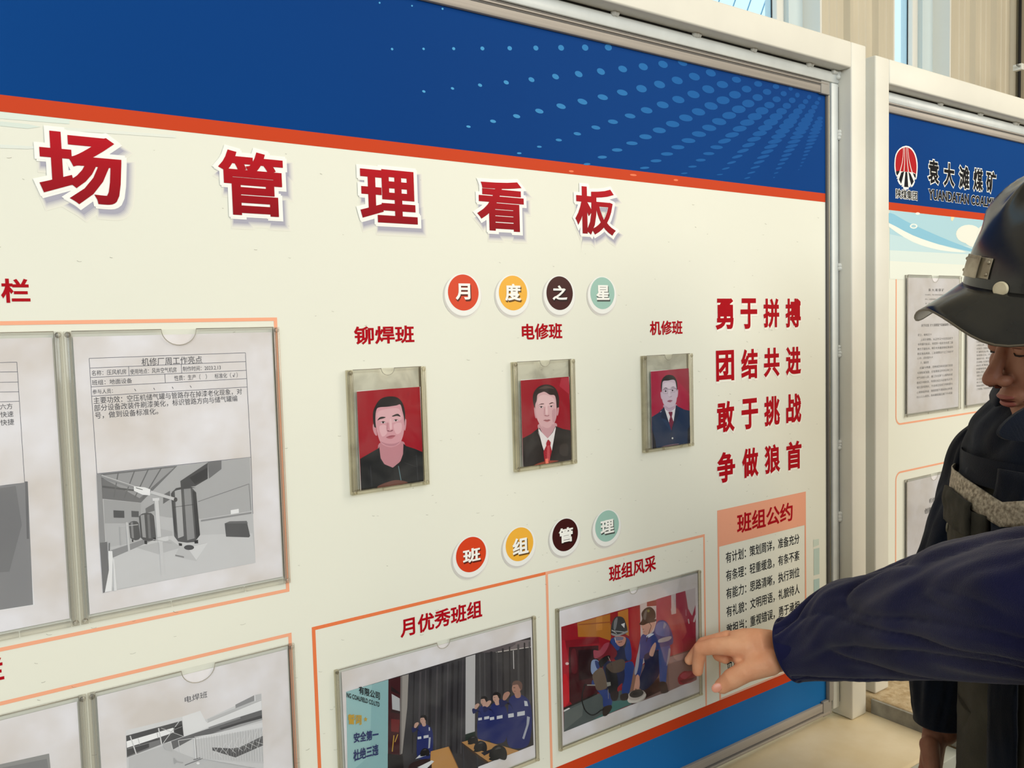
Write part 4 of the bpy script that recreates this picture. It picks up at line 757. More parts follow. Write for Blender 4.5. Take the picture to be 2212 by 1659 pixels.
D += worker(1560, 935, 0.95)+worker(1690, 900, 1.1)+worker(1900, 800, 1.45, (110, 84, 76), (176, 132, 116))+worker(930, 1130, 0.95)
D += [((200, 204, 212), [(1980, 930), (2010, 935), (2022, 985), (1985, 985)]), ((170, 174, 186), [(2010, 1090), (2040, 1100), (2030, 1170), (1980, 1330), (1960, 1320), (2005, 1180)]), ((198, 202, 210), [(988, 1205), (1000, 1205), (1002, 1240), (990, 1242)]), ((176, 180, 190), [(990, 1310), (1010, 1310), (1000, 1420), (984, 1425)]),
 ((186, 138, 84), [(1330, 1360), (1480, 1320), (1920, 1450), (1560, 1580), (1610, 1560)]), ((186, 138, 84), [(1330, 1360), (1490, 1480), (1610, 1565), (1930, 1450), (1700, 1385)]), ((70, 50, 36), [(1330, 1360), (1490, 1480), (1610, 1565), (1600, 1582), (1480, 1500), (1330, 1378)]), ((60, 60, 66), line((1345, 1380), (1355, 1640), 10)), ((60, 60, 66), line((1490, 1495), (1500, 1680), 10)),
 ((192, 142, 84), [(1010, 1455), (1195, 1405), (1300, 1640), (1330, 2000), (990, 2000), (1000, 1640)]), ((150, 104, 58), line((1195, 1408), (1300, 1640), 8)), ((44, 24, 26), S([(780, 1620), (850, 1560), (1000, 1540), (1000, 1700), (800, 1800)], 3)), ((206, 208, 214), [(850, 1535), (890, 1495), (1000, 1470), (1000, 1485), (900, 1520)]), ((224, 226, 230), [(870, 1622), (1020, 1548), (1044, 1560), (960, 1640)]),
 ((30, 32, 44), [(1530, 1470), (1640, 1432), (1670, 1445), (1566, 1500)])]
for x, y, s in ((1450, 1335, 55), (1528, 1400, 70), (1712, 1465, 95), (950, 1462, 50)): D += [((24, 22, 24), S([(x-s, y+s*.5), (x-s*.8, y-s*.3), (x-s*.1, y-s*.8), (x+s*.7, y-s*.5), (x+s*.95, y+s*.3), (x+s*.7, y+s*.85), (x-s*.2, y+s*.6)], 4)), ((74, 72, 72), S([(x-s*.4, y-s*.3), (x, y-s*.6), (x+s*.3, y-s*.45), (x, y-s*.35)], 4)), ((12, 12, 12), S([(x-s*1.05, y+s*.75), (x-s*.5, y+s*.4), (x+s*.1, y+s*.7), (x-s*.6, y+s*.9)], 4))]
o5 = art('printed_picture', *ZM, W5, D, GLOSSINK, s5, (s5.dimensions.x*0-5, r5[1]-0.009, r5[2]+0.012, r5[3]), 8e-6)
def t5(s, TL, TR, BL, m, bo=0.02): f = lambda p: (ZM[0]+p[0]/ZM[2], ZM[1]+p[1]/ZM[2]); return text_quad('lettering', s, f(TL), f(TR), f(BL), W5, W5-0.0012, m, s5, bo)
M_navytext = mat('navy_lettering', (28, 44, 100), 0.5, 0.2); M_gold = mat('gold_lettering', (196, 158, 60), 0.5, 0.2)
t5('有限公司', (262, 772), (480, 840), (262, 855), M_blacktext); t5('NG COALFIELD CO.LTD', (135, 842), (477, 945), (135, 892), M_blacktext)
t5('安全第一', (208, 1262), (466, 1222), (208, 1370), M_navytext, 0.035); t5('杜绝三违', (205, 1440), (466, 1372), (205, 1562), M_navytext, 0.035); t5('誓词', (150, 1066), (290, 1074), (150, 1172), M_gold, 0.035)
st = [(336+(22 if k % 2 == 0 else 9)*math.sin(k*math.pi/5), 1125-(28 if k % 2 == 0 else 12)*math.cos(k*math.pi/5)) for k in range(10)]
art('printed_star', *ZM, W5-0.0012, [((196, 158, 60), st)], INK, s5)
ZW = (1210, 1310, 5.927)
B_ = (44, 66, 132); B2_ = (84, 110, 168); B3_ = (28, 34, 72)
Wd = [((150, 16, 34), [(14, 262), (900, 10), (1020, -20), (1730, -240), (1745, 930), (48, 1606)]), ((178, 112, 40), [(220, 210), (650, 90), (650, 440), (500, 390), (230, 390)]), ((196, 128, 52), [(460, 140), (540, 118), (540, 300), (460, 310)]), ((190, 120, 46), [(740, 70), (870, 30), (880, 380), (740, 300)]), ((150, 30, 28), [(640, 90), (700, 74), (700, 200), (640, 230)]), ((150, 80, 36), line((230, 235), (650, 200), 14)), ((166, 18, 40), [(870, 30), (900, 12), (1022, 30), (1036, 760), (940, 800), (890, 400)]),
 ((128, 12, 30), [(50, 440), (490, 390), (500, 470), (110, 520), (60, 600)]), ((66, 12, 22), [(110, 520), (490, 500), (500, 1100), (160, 1260), (110, 1200)]), ((40, 10, 18), [(230, 560), (480, 540), (480, 900), (240, 950)]), ((96, 22, 34), S([(140, 580), (200, 560), (220, 820), (150, 840)], 4)), ((176, 24, 44), [(20, 430), (60, 430), (110, 700), (120, 1200), (100, 1260), (42, 1290)]), ((206, 32, 44), S([(38, 900), (90, 900), (118, 1180), (90, 1250), (42, 1260)], 4)),
 ((206, 190, 188), [(1022, -30), (1230, -90), (1240, 160), (1100, 700), (1036, 760)]), ((150, 54, 52), [(1110, -56), (1250, -90), (1240, -10), (1110, 0)]), ((172, 60, 82), [(1230, -90), (1730, -250), (1740, 530), (1400, 640), (1230, 300)]), ((168, 34, 62), [(1390, 250), (1736, 180), (1740, 530), (1400, 640)]), ((206, 170, 176), [(1415, 30), (1480, 0), (1484, 90), (1425, 104)]), ((206, 190, 192), [(1420, -160), (1480, -180), (1484, 90), (1425, 104)]),
 ((206, 196, 198), [(1600, -210), (1730, -250), (1732, -20), (1690, 120), (1640, 40)]), ((224, 216, 216), [(1730, 100), (1700, 200), (1720, 200), (1738, 130)]), ((176, 60, 84), line((1640, 40), (1700, 200), 16)), ((196, 130, 142), line((1610, 40), (1612, 120), 10)), ((216, 208, 208), line((1640, 160), (1650, 220), 14)),
 ((132, 104, 100), [(880, 800), (1400, 640), (1742, 530), (1746, 930), (1380, 1090), (860, 1280), (800, 1200)]), ((176, 146, 142), [(1400, 640), (1742, 540), (1742, 640), (1390, 730)]), ((96, 72, 72), line((1390, 735), (1700, 668), 5)), ((90, 74, 70), line((1400, 645), (1740, 545), 8)), ((150, 120, 114), [(1380, 730), (1742, 650), (1746, 930), (1400, 1080)]),
 ((84, 92, 92), [(46, 1320), (470, 1120), (880, 1060), (940, 1240), (560, 1400), (48, 1606)]), ((70, 118, 114), [(640, 1220), (860, 1190), (920, 1240), (560, 1400), (400, 1460), (640, 1320)]), ((40, 26, 26), line((46, 1310), (470, 1115), 22)), ((226, 224, 222), [(44, 1330), (110, 1296), (128, 1306), (46, 1350)]), ((104, 110, 108), [(48, 1350), (300, 1230), (280, 1400), (48, 1590)]),
 ((70, 42, 38), [(860, 1180), (1260, 910), (1290, 1060), (920, 1260)]), ((150, 110, 92), [(890, 930), (960, 850), (1260, 870), (1262, 905), (1090, 1060), (900, 1080)]), ((60, 34, 32), [(1090, 1080), (1262, 930), (1290, 1080), (940, 1250)]), ((160, 30, 52), S([(1505, 910), (1560, 840), (1620, 826), (1740, 850), (1745, 940), (1580, 1000), (1520, 985)], 2)), ((190, 70, 90), S([(1530, 890), (1620, 830), (1700, 836), (1600, 930)], 2)), ((120, 22, 40), [(1520, 950), (1745, 900), (1745, 930), (1580, 990)]),
 # standing kneeler at the right
 (B_, S([(1050, 360), (1180, 340), (1240, 200), (1310, 175), (1380, 220), (1440, 370), (1440, 470), (1400, 490), (1300, 540), (1180, 580), (1000, 700), (1010, 500)], 4)), (B2_, S([(1230, 230), (1320, 190), (1380, 250), (1400, 370), (1300, 380), (1220, 340)], 4)), ((150, 156, 176), [(1330, 200), (1360, 230), (1330, 290), (1316, 270)]), (B_, S([(1040, 400), (1080, 540), (1060, 700), (1020, 890), (966, 880), (990, 640), (1010, 480)], 4)), ((172, 170, 184), S([(1000, 560), (1020, 480), (1010, 700), (980, 850), (950, 860), (970, 690)], 4)),
 (B3_, S([(1080, 620), (1250, 560), (1290, 700), (1250, 900), (1100, 1060), (1010, 1040), (1020, 900), (1080, 760)], 4)), ((62, 92, 158), S([(1260, 560), (1300, 490), (1380, 480), (1410, 540), (1380, 700), (1360, 900), (1350, 970), (1280, 970), (1270, 800)], 4)), ((170, 166, 176), S([(1390, 540), (1412, 560), (1390, 700), (1360, 760), (1376, 640)], 4)), (B_, S([(1200, 440), (1330, 400), (1430, 380), (1445, 440), (1420, 490), (1260, 530), (1180, 540)], 4)), ((178, 174, 178), S([(1265, 420), (1400, 380), (1424, 400), (1380, 440), (1262, 462)], 3)),
 ((214, 168, 150), S([(1180, 500), (1215, 460), (1226, 500), (1200, 600), (1180, 640), (1140, 620), (1150, 560)], 4)), ((58, 50, 48), S([(1270, 970), (1350, 970), (1380, 1060), (1380, 1095), (1300, 1115), (1280, 1060)], 4)),
 ((206, 158, 142), S([(1040, 240), (1130, 205), (1200, 180), (1210, 250), (1150, 340), (1090, 365), (1060, 340), (1056, 300)], 4)), ((30, 26, 28), S([(1020, 225), (1050, 160), (1040, 90), (1080, 30), (1150, 5), (1210, 60), (1216, 150), (1140, 180), (1100, 210)], 4)), ((96, 94, 92), S([(1060, 150), (1080, 70), (1110, 40), (1100, 120), (1090, 170)], 4)), ((120, 120, 60), ell(1128, 56, 16, 18)), ((14, 12, 14), S([(1010, 222), (1070, 190), (1140, 178), (1220, 160), (1222, 190), (1120, 215), (1060, 240)], 4)), ((40, 30, 30), line((1135, 200), (1165, 250), 7)), ((40, 30, 30), line((1165, 250), (1130, 350), 7)), ((80, 50, 46), line((1050, 292), (1072, 290), 5)), ((150, 90, 80), line((1064, 322), (1082, 322), 5)), ((212, 220, 236), S([(1100, 380), (1140, 350), (1200, 350), (1160, 380), (1120, 400)], 3)), ((30, 36, 70), line((1120, 380), (1100, 450), 10)),
 ((214, 160, 140), S([(975, 880), (1008, 890), (1018, 1000), (1000, 1060), (960, 1050), (945, 1100), (934, 1100), (950, 1000)], 4)), ((196, 186, 178), ell(978, 1148, 122, 82, 24, -0.22)), ((64, 56, 52), ell(975, 1115, 92, 50, 20, -0.22)), ((44, 38, 38), ell(960, 1118, 40, 20, 16, -0.2)), ((224, 218, 210), S([(862, 1160), (900, 1200), (1000, 1190), (1080, 1120), (1094, 1140), (1010, 1220), (900, 1236), (862, 1210)], 4)),
 # welder at the left
 (B3_, S([(640, 440), (720, 380), (860, 400), (900, 500), (910, 660), (860, 700), (720, 700), (640, 560)], 4)), (B_, S([(640, 440), (700, 400), (760, 520), (720, 560)], 3)), (B_, S([(820, 420), (880, 420), (910, 560), (905, 680), (840, 660)], 4)), ((60, 54, 60), S([(820, 420), (850, 420), (830, 520), (800, 520)], 3)), (B_, S([(780, 760), (900, 700), (945, 760), (930, 860), (880, 1100), (790, 1120), (800, 900)], 4)), (B3_, S([(560, 700), (800, 760), (800, 1000), (640, 1100), (520, 1060), (560, 900)], 4)), (B_, S([(470, 1060), (640, 1090), (660, 1250), (600, 1290), (550, 1280), (540, 1160)], 4)), ((58, 48, 44), S([(550, 1290), (640, 1260), (660, 1300), (600, 1390), (550, 1400), (540, 1350)], 4)), ((60, 48, 46), S([(770, 1130), (860, 1110), (860, 1190), (780, 1200)], 4)), ((26, 24, 30), S([(580, 780), (700, 800), (740, 1000), (700, 1120), (620, 1100), (600, 960)], 4)), ((46, 32, 34), S([(640, 1100), (740, 1080), (730, 1190), (660, 1200)], 3)),
 ((140, 158, 196), S([(400, 700), (460, 680), (520, 740), (480, 800), (420, 870), (390, 820)], 4)), ((40, 60, 120), S([(440, 700), (480, 700), (510, 760), (470, 800)], 3)), (B_, S([(410, 940), (450, 960), (440, 1000), (400, 1000)], 2)),
 ((116, 26, 40), S([(430, 580), (520, 560), (600, 470), (650, 480), (720, 570), (710, 640), (620, 690), (440, 660), (425, 620)], 4)), ((162, 66, 84), S([(425, 560), (500, 560), (560, 480), (625, 462), (600, 540), (540, 620), (450, 665), (430, 640)], 4)), ((24, 20, 24), S([(490, 700), (600, 625), (640, 650), (560, 740), (520, 790)], 3)),
 ((92, 76, 66), S([(600, 740), (740, 680), (810, 680), (830, 740), (800, 820), (680, 850), (600, 790)], 4)), ((110, 92, 78), S([(410, 880), (480, 800), (540, 790), (580, 900), (600, 1020), (560, 1060), (470, 1070), (440, 1000)], 4)), ((74, 60, 52), line((620, 660), (660, 760), 10)), ((180, 172, 160), line((610, 640), (640, 700), 6)),
 ((196, 140, 124), S([(700, 380), (830, 390), (820, 480), (760, 510), (710, 460)], 4)), ((120, 116, 140), S([(690, 390), (800, 390), (790, 430), (700, 430)], 3)), ((54, 54, 58), S([(655, 350), (655, 240), (690, 150), (745, 125), (810, 150), (845, 240), (856, 310), (830, 350), (740, 370)], 4)), ((120, 120, 124), S([(680, 280), (690, 180), (730, 140), (720, 240), (700, 300)], 4)), ((176, 176, 178), line((658, 310), (850, 330), 10)), ((200, 198, 196), line((655, 300), (720, 345), 7)), ((222, 222, 224), [(775, 228), (824, 208), (818, 275)]), ((150, 150, 152), S([(655, 340), (740, 355), (850, 310), (856, 330), (740, 378), (660, 365)], 4)), ((90, 40, 40), line((740, 460), (790, 450), 8)), ((224, 224, 224), line((700, 400), (708, 460), 6)),
 ((150, 148, 140), [(590, 970), (640, 965), (645, 1010), (600, 1025)]), ((150, 146, 140), line((340, 1005), (445, 1005), 16)), ((160, 158, 150), line((610, 1060), (615, 1180), 5)), ((236, 200, 200), ell(85, 730, 22, 18)), ((150, 30, 40), S([(730, 1040), (790, 980), (780, 1040), (740, 1090)], 3))]
hose = [(340, 1005), (300, 1050), (278, 1130), (282, 1230), (320, 1330), (390, 1385), (450, 1375), (510, 1330), (545, 1280)]
hs = smooth_poly(hose, 5)[:40]
for p, q in zip(hs, hs[1:]): Wd.append(((30, 28, 30), line(p, q, 13)))
art('printed_picture', *ZW, W5, Wd, GLOSSINK, s6, (PW(1213.5, 1450, W5).x, PW(1503.5, 1350, W5).x, PW(1218, 1581, W5).z, PW(1502, 1270, W5).z), 8e-6)
# second board's pockets
d1 = rect_px((1956.5, 593.5), (2073.9, 884)); w1, h1 = d1[1]-d1[0], d1[3]-d1[2]
x2 = PW(2085, 800, 0.996).x; d2 = (x2, x2+w1, d1[2], d1[3]); z3 = PW(1955, 1037, 0.996).z; d3 = (d1[0], d1[1], z3-h1, z3); d4 = (x2, x2+w1, z3-h1, z3)
GB = 'clear pockets on the second board'
for r, l in ((d1, 'clear pocket left of the helmet brim, holding a typed notice'), (d2, 'clear pocket partly behind the worker face and helmet brim'), (d3, 'clear pocket beside the worker shoulder, below the typed notice pocket')):
    holder(r, l, GB, 0.006, 0.006, A_clear, nw=0.016)
GN = 'typed notices on the second board'
n1 = sheet('typed_notice', inset(d1, 0.007), 0.9965, M_paper, 'stained typed notice left of the helmet brim, with a spaced heading and many lines', 'paper', GN)
n2 = sheet('typed_notice', inset(d2, 0.007), 0.9965, M_paper, 'typed notice partly hidden behind the worker face', 'paper', GN)
n3 = sheet('typed_notice', inset(d3, 0.007), 0.9965, M_paper, 'white sheet with a two-line bold title beside the worker shoulder', 'paper', GN)
Z6 = (1950, 560, 4.607)
t4('袁 大 滩 煤 矿', (255, 305), (412, 305), (340, 292), (340, 320), n1, M_greytext, Z6, W4, 0.01)
t4('关于印发《“八项规定”实施细则》的通知', (185, 655), (520, 660), (280, 642), (280, 670), n1, M_greytext, Z6, W4, 0.01)
rnd = random.Random(5); pool = '的一是在不了有和人这中大为上个国我以要他时来用们生到作地于出就分对成会可主发年动同工也能下过子说产种面而方后多定行学法所民得经十三之进着等部度家电力里如水化高自二理起小物现实加量都两体制机当使点从业本去把性好应开它合还因由其些然前外天政四日那社义事平形相全表间样与关各重新线内数正心反你明看原又么利比或但质气第向道命此变条只没结解问意建月公无系军很情者最立代想已通并提直题党程展五果料象员革位入常文总次品式活设及管特件长求老头基资边流路级少图山统接知较将组见计别她手角期根论运农指几九区强放决西被干做必战先回则任取完据处理世车步走'
def para(n, par, rows_, z, w=W4):
    for (L, R, T, Bq), k in rows_:
        s = ''.join(rnd.choice(pool[:160]) for _ in range(k)); s = s[:k//3]+'，'+s[k//3+1:]
        t4(s, L, R, T, Bq, par, M_greytext, z, w)
yl = [(150, 290, 755, 7), (178, 500, 798, 16), (150, 500, 842, 18), (148, 500, 888, 18), (146, 505, 935, 18), (146, 300, 985, 8), (175, 258, 1032, 5), (172, 496, 1072, 16), (145, 496, 1120, 18), (142, 496, 1168, 18), (140, 494, 1216, 18), (140, 496, 1262, 18), (140, 494, 1310, 18), (138, 494, 1356, 18)]
for a, b, y, k in yl: para('row', n1, [(((a, y), (b, y-10), ((a+b)/2, y-16), ((a+b)/2, y+8)), k)], Z6)
for a, b, y, k in ((222, 420, 354, 14), (222, 330, 398, 8), (225, 300, 440, 5)): para('row', n1, [(((a, y), (b, y), ((a+b)/2, y-7), ((a+b)/2, y+7)), k)], Z6)
lines_art('printed_rule', Z6, [((152, 525), (560, 526))], (150, 96, 96), 3, n1)
for k in range(16): para('row', n2, [(((735, 790+k*34), (1080-(k % 4)*60, 778+k*31), (900, 770+k*33), (900, 790+k*33)), 15)], Z6)
Z7 = (1980, 880, 4.88)
M_boldt = mat('notice_title_ink', (44, 44, 50), 0.5, 0.2)
t4('机修厂', (132, 980), (225, 955), (178, 950), (178, 1000), n3, M_boldt, Z7, W4, 0.01); t4('创新激励', (84, 1090), (245, 1060), (150, 1050), (150, 1108), n3, M_boldt, Z7, W4, 0.01)

# ================================================================ PEOPLE
def loft(bm, secs, n=20, cap=True):
    """secs: (centre, half-axis vector a, half-axis vector b); rounded ends"""
    S_ = []
    if cap:
        c, a, b = secs[0]; d = (secs[0][0]-secs[1][0]).normalized(); k = min(a.length, b.length)*0.6
        S_ += [(c+d*k, a*0.35, b*0.35), (c+d*k*.7, a*0.75, b*0.75)]
    S_ += list(secs)
    if cap:
        c, a, b = secs[-1]; d = (secs[-1][0]-secs[-2][0]).normalized(); k = min(a.length, b.length)*0.6
        S_ += [(c+d*k*.7, a*0.75, b*0.75), (c+d*k, a*0.35, b*0.35)]
    R_ = [[bm.verts.new(c+a*math.cos(2*math.pi*k/n)+b*math.sin(2*math.pi*k/n)) for k in range(n)] for c, a, b in S_]
    for p, q in zip(R_, R_[1:]):
        for k in range(n): bm.faces.new((p[k], p[(k+1) % n], q[(k+1) % n], q[k]))
    if cap: bm.faces.new(R_[0][::-1]); bm.faces.new(R_[-1])
def limb(bm, pts, rad, n=16):
    """tapering limb through joints, each with a radius; a ball at every joint keeps bends round"""
    for (p, q), (r1_, r2_) in zip(zip(pts, pts[1:]), zip(rad, rad[1:])):
        d = (q-p).normalized(); u = d.orthogonal().normalized(); v = d.cross(u)
        loft(bm, [(p, u*r1_, v*r1_), (p.lerp(q, .5), u*(r1_+r2_)*.5, v*(r1_+r2_)*.5), (q, u*r2_, v*r2_)], n)
    for p, r in zip(pts, rad): ball(bm, p, (r, r, r))
def ball(bm, c, r, mtx=None, sub=3):
    m_ = Matrix.Translation(c)@(mtx or Matrix.Identity(4))@Matrix.Diagonal((r[0], r[1], r[2], 1))
    bmesh.ops.create_icosphere(bm, subdivisions=sub, radius=1, matrix=m_)
def remeshed(bm, voxel, smooth=2):
    bmesh.ops.recalc_face_normals(bm, faces=bm.faces)
    me = bpy.data.meshes.new('t'); bm.to_mesh(me); bm.free()
    o = bpy.data.objects.new('t', me); COL.objects.link(o)
    r = o.modifiers.new('r', 'REMESH'); r.mode = 'VOXEL'; r.voxel_size = voxel
    if smooth: s = o.modifiers.new('s', 'SMOOTH'); s.factor = 0.5; s.iterations = smooth
    out = bpy.data.meshes.new_from_object(o.evaluated_get(bpy.context.evaluated_depsgraph_get()))
    bpy.data.objects.remove(o); bpy.data.meshes.remove(me); return out
def head_parts(bm, T, ears=True):
    R3 = T.to_3x3().to_4x4()
    def e(c, r, rot=None): ball(bm, T@Vector(c), r, R3@(rot or Matrix.Identity(4)))
    e((0, .012, .045), (.076, .094, .088)); e((0, -.030, -.030), (.064, .062, .082)); e((0, -.048, -.088), (.040, .038, .030)); e((0, -.070, -.102), (.020, .018, .016))
    for s in (1, -1):
        e((s*.042, -.058, -.028), (.026, .026, .024)); e((s*.036, -.045, -.07), (.026, .030, .030)); e((s*.030, -.0795, .001), (.0155, .0105, .0095)); e((s*.028, -.082, .020), (.026, .012, .009))
        e((s*.0125, -.101, -.041), (.0085, .011, .0085))
        if ears: e((s*.078, .012, -.012), (.007, .017, .030), Matrix.Rotation(s*-.3, 4, 'Z'))
    limb(bm, [T@Vector((0, -.084, .014)), T@Vector((0, -.097, -.012)), T@Vector((0, -.111, -.034))], [.0080, .0085, .0115], 12)
    e((0, -.1125, -.037), (.0115, .0120, .0105))
    e((0, -.082, -.066), (.026, .016, .017)); e((0, -.0945, -.0655), (.019, .008, .0058)); e((0, -.0920, -.0765), (.017, .0080, .0062))
def basis(f): f = Vector((f[0], f[1], 0)).normalized(); return f, Vector((f.y, -f.x, 0)), Vector((0, 0, 1))      # forward, the person's right, up
def head_matrix(o, f, pitch, yaw=0.0, roll=0.0):
    f, r, u = basis(f); B = Matrix(((-r.x, -f.x, u.x), (-r.y, -f.y, u.y), (-r.z, -f.z, u.z))).to_4x4()
    return Matrix.Translation(o)@B@Matrix.Rotation(yaw, 4, 'Z')@Matrix.Rotation(roll, 4, 'Y')@Matrix.Rotation(pitch, 4, 'X')
def cloth_tube(name, secs, m, parent, nr=90, n=72, fold=0.004, seed=0, freq=(9, 1.6), hem=True, twist=1.2, hole=0.04, thick=0.004):
    """sleeve, leg or jacket body: an open tube with folds, its hem turned in at the last ring"""
    rings = []
    K = len(secs)
    def cr(a, b, c, d, t): return (b*2+(c-a)*t+(a*2-b*5+c*4-d)*t*t+(b*3-a-c*3+d)*t**3)*0.5
    for i in range(nr+1):
        x = i/nr*(K-1); k = min(int(x), K-2); t = x-k
        g = [secs[max(0, min(K-1, j))] for j in (k-1, k, k+1, k+2)]
        rings.append([cr(*[q[w_] for q in g], t) for w_ in range(3)])
    L_ = [0]
    for p, q in zip(rings, rings[1:]): L_.append(L_[-1]+(q[0]-p[0]).length)
    bm = bmesh.new(); V = []
    for i, (c, a, b) in enumerate(rings):
        row = []; fade = min(1, (nr-i)/6.0) if hem else 1.0
        for k in range(n):
            th = 2*math.pi*k/n; s = L_[i]
            v1 = noise.noise(Vector((s*freq[0]+math.sin(th+seed)*twist, math.cos(th)*freq[1], math.sin(th)*freq[1]+seed)))
            v2 = noise.noise(Vector((s*freq[0]*2.3+math.sin(th+seed+1)*twist*2, math.cos(th)*freq[1]*2.2+9, math.sin(th)*freq[1]*2.2+seed)))
            dd = (-(1-abs(v1)*2.4)**2*0.9+v2*0.55)*fold*fade
            rad = a*math.cos(th)+b*math.sin(th)
            row.append(bm.verts.new(c+rad+rad.normalized()*dd))
        V.append(row)
    if hem:
        c, a, b = rings[-1]; d = (rings[-1][0]-rings[-2][0]).normalized()
        for off, sc in ((0.0015, 1-thick*.4/a.length), (0.0, 1-thick/a.length), (-hole, 1-thick*1.3/a.length)):
            V.append([bm.verts.new(c+d*off+(a*math.cos(2*math.pi*k/n)+b*math.sin(2*math.pi*k/n))*sc) for k in range(n)])
    for p, q in zip(V, V[1:]):
        for k in range(n): bm.faces.new((p[k], p[(k+1) % n], q[(k+1) % n], q[k]))
    bm.faces.new(V[0][::-1])
    if not hem: bm.faces.new(V[-1])
    return bm_obj(name, bm, m, parent, True)
M_skin1 = mat('light_warm_skin', (250, 188, 148), 0.5, 0.3, c2=(240, 168, 128), scale=26, bump=0.25, bscale=160)
M_skin2 = mat('tanned_skin', (178, 130, 106), 0.5, 0.3, c2=(158, 106, 84), scale=26, bump=0.25, bscale=180)
for m_ in (M_skin1, M_skin2):
    b_ = m_.node_tree.nodes['Principled BSDF']; b_.inputs['Subsurface Weight'].default_value = 0.05; b_.inputs['Subsurface Radius'].default_value = (0.012, 0.004, 0.002); b_.inputs['Subsurface Scale'].default_value = 0.6
M_nail = mat('finger_nail', (236, 160, 134), 0.3, 0.5)
M_navy = mat('navy_work_cloth', (27, 29, 74), 0.85, 0.1, c2=(20, 21, 56), scale=7, bump=0.5, bscale=900, sheen=0.25)
M_navyd = mat('dark_navy_work_cloth', (24, 34, 52), 0.9, 0.1, c2=(15, 21, 33), scale=9, bump=0.5, bscale=900, sheen=0.15)
M_grey = mat('worn_charcoal_cloth', (80, 78, 68), 0.9, 0.1, c2=(56, 55, 49), scale=12, bump=0.5, bscale=900, sheen=0.1)
M_strap = mat('dirty_reflective_tape', (206, 196, 176), 0.6, 0.3, c2=(128, 118, 102), scale=190, detail=4, bump=0.2, bscale=300)
M_hair = mat('black_hair', (18, 15, 14), 0.5, 0.3, bump=0.6, bscale=400)
M_boot = mat('black_boot_leather', (24, 22, 20), 0.5, 0.4)
M_helm = mat('black_helmet_plastic', (30, 30, 31), 0.22, 0.55, c2=(44, 42, 38), scale=16, bump=0.05, bscale=60)
M_steel = mat('worn_steel_plate', (186, 176, 154), 0.42, 0.5, metal=0.35, c2=(146, 134, 112), scale=40)
M_btn = mat('pale_helmet_button', (226, 214, 184), 0.45, 0.4, c2=(204, 190, 156), scale=60)
def finger(bm, P, R): limb(bm, P, R, 14)
def lower_body(bm, C, f, r, hip=0.88):
    u = Vector((0, 0, 1))
    def at(fx, rx_, z): return Vector((C.x, C.y, 0))+f*fx+r*rx_+u*z
    loft(bm, [(at(0, 0, hip+.12), r*.125, f*.095), (at(0, 0, hip+.02), r*.15, f*.11), (at(0, 0, hip-.06), r*.145, f*.11)], 20)
    for s in (1, -1):
        limb(bm, [at(0, s*.085, hip-.04), at(.015, s*.095, .47), at(-.015, s*.10, .10)], [.078, .052, .038])
        loft(bm, [(at(-.05, s*.10, .045), r*.032, u*.035), (at(.04, s*.105, .045), r*.040, u*.035), (at(.15, s*.11, .032), r*.036, u*.02)], 14)
    return at
def legs_and_boots(root, at, mt, hip):
    for s in (1, -1):
        F_, R_ = at(1, 0, 0)-at(0, 0, 0), at(0, 1, 0)-at(0, 0, 0)
        cloth_tube('trouser_leg', [(at(0, s*.075, hip+.05), R_*.095, F_*.125), (at(.005, s*.085, hip-.12), R_*.09, F_*.098), (at(.015, s*.095, .48), R_*.076, F_*.082), (at(0, s*.10, .25), R_*.076, F_*.082), (at(-.01, s*.10, .085), R_*.078, F_*.086)], mt, root, 60, 48, 0.006, 3+s)
        b = bmesh.new(); u = Vector((0, 0, 1))
        loft(b, [(at(-.065, s*.10, .052), R_*.040, u*.050), (at(.03, s*.104, .052), R_*.048, u*.050), (at(.12, s*.108, .042), R_*.048, u*.038), (at(.175, s*.11, .034), R_*.040, u*.030)], 18)
        limb(b, [at(-.012, s*.10, .17), at(-.02, s*.10, .07)], [.05, .052])
        for v in b.verts: v.co.z = max(v.co.z, 0.001)
        bo = bm_obj('boot', b, M_boot, root, True)
# ---------------------------------------------------------------- the pointing person
f1, r1v, up = basis((CAMV(-1, 0, 0)-CAMV(0, 0, 0))[:2])
Sh = CAMV(.665, .205, .935)                              # right shoulder joint
N1 = Sh-r1v*0.175; N1.z = Sh.z+0.035
root1 = empty('person', (N1.x, N1.y, 0), 'person in navy work jacket, only the outstretched arm and pointing hand in view', 'person')
bm = bmesh.new()
Hd1 = head_matrix(Vector((N1.x, N1.y, N1.z+0.165))+f1*0.03, f1, 0.1, -0.7)
head_parts(bm, Hd1)
loft(bm, [(N1+up*.09+f1*.0, r1v*.05, f1*.052), (N1-up*.02, r1v*.062, f1*.06)], 18)
loft(bm, [(N1-up*.0, r1v*.09, f1*.06), (N1-up*.06, r1v*.165, f1*.085), (N1-up*.20, r1v*.15, f1*.105), (N1-up*.36, r1v*.13, f1*.095), (N1-up*.46, r1v*.135, f1*.10)], 24)
at1 = lower_body(bm, N1, f1, r1v, N1.z-0.50)
E1 = PT(1962, 1345, 1.175); Wr = PT(1704, 1408, 1.376)
limb(bm, [Sh, E1, E1.lerp(Wr, .35), Wr, PT(1674, 1408, 1.380)], [.052, .040, .042, .029, .030])
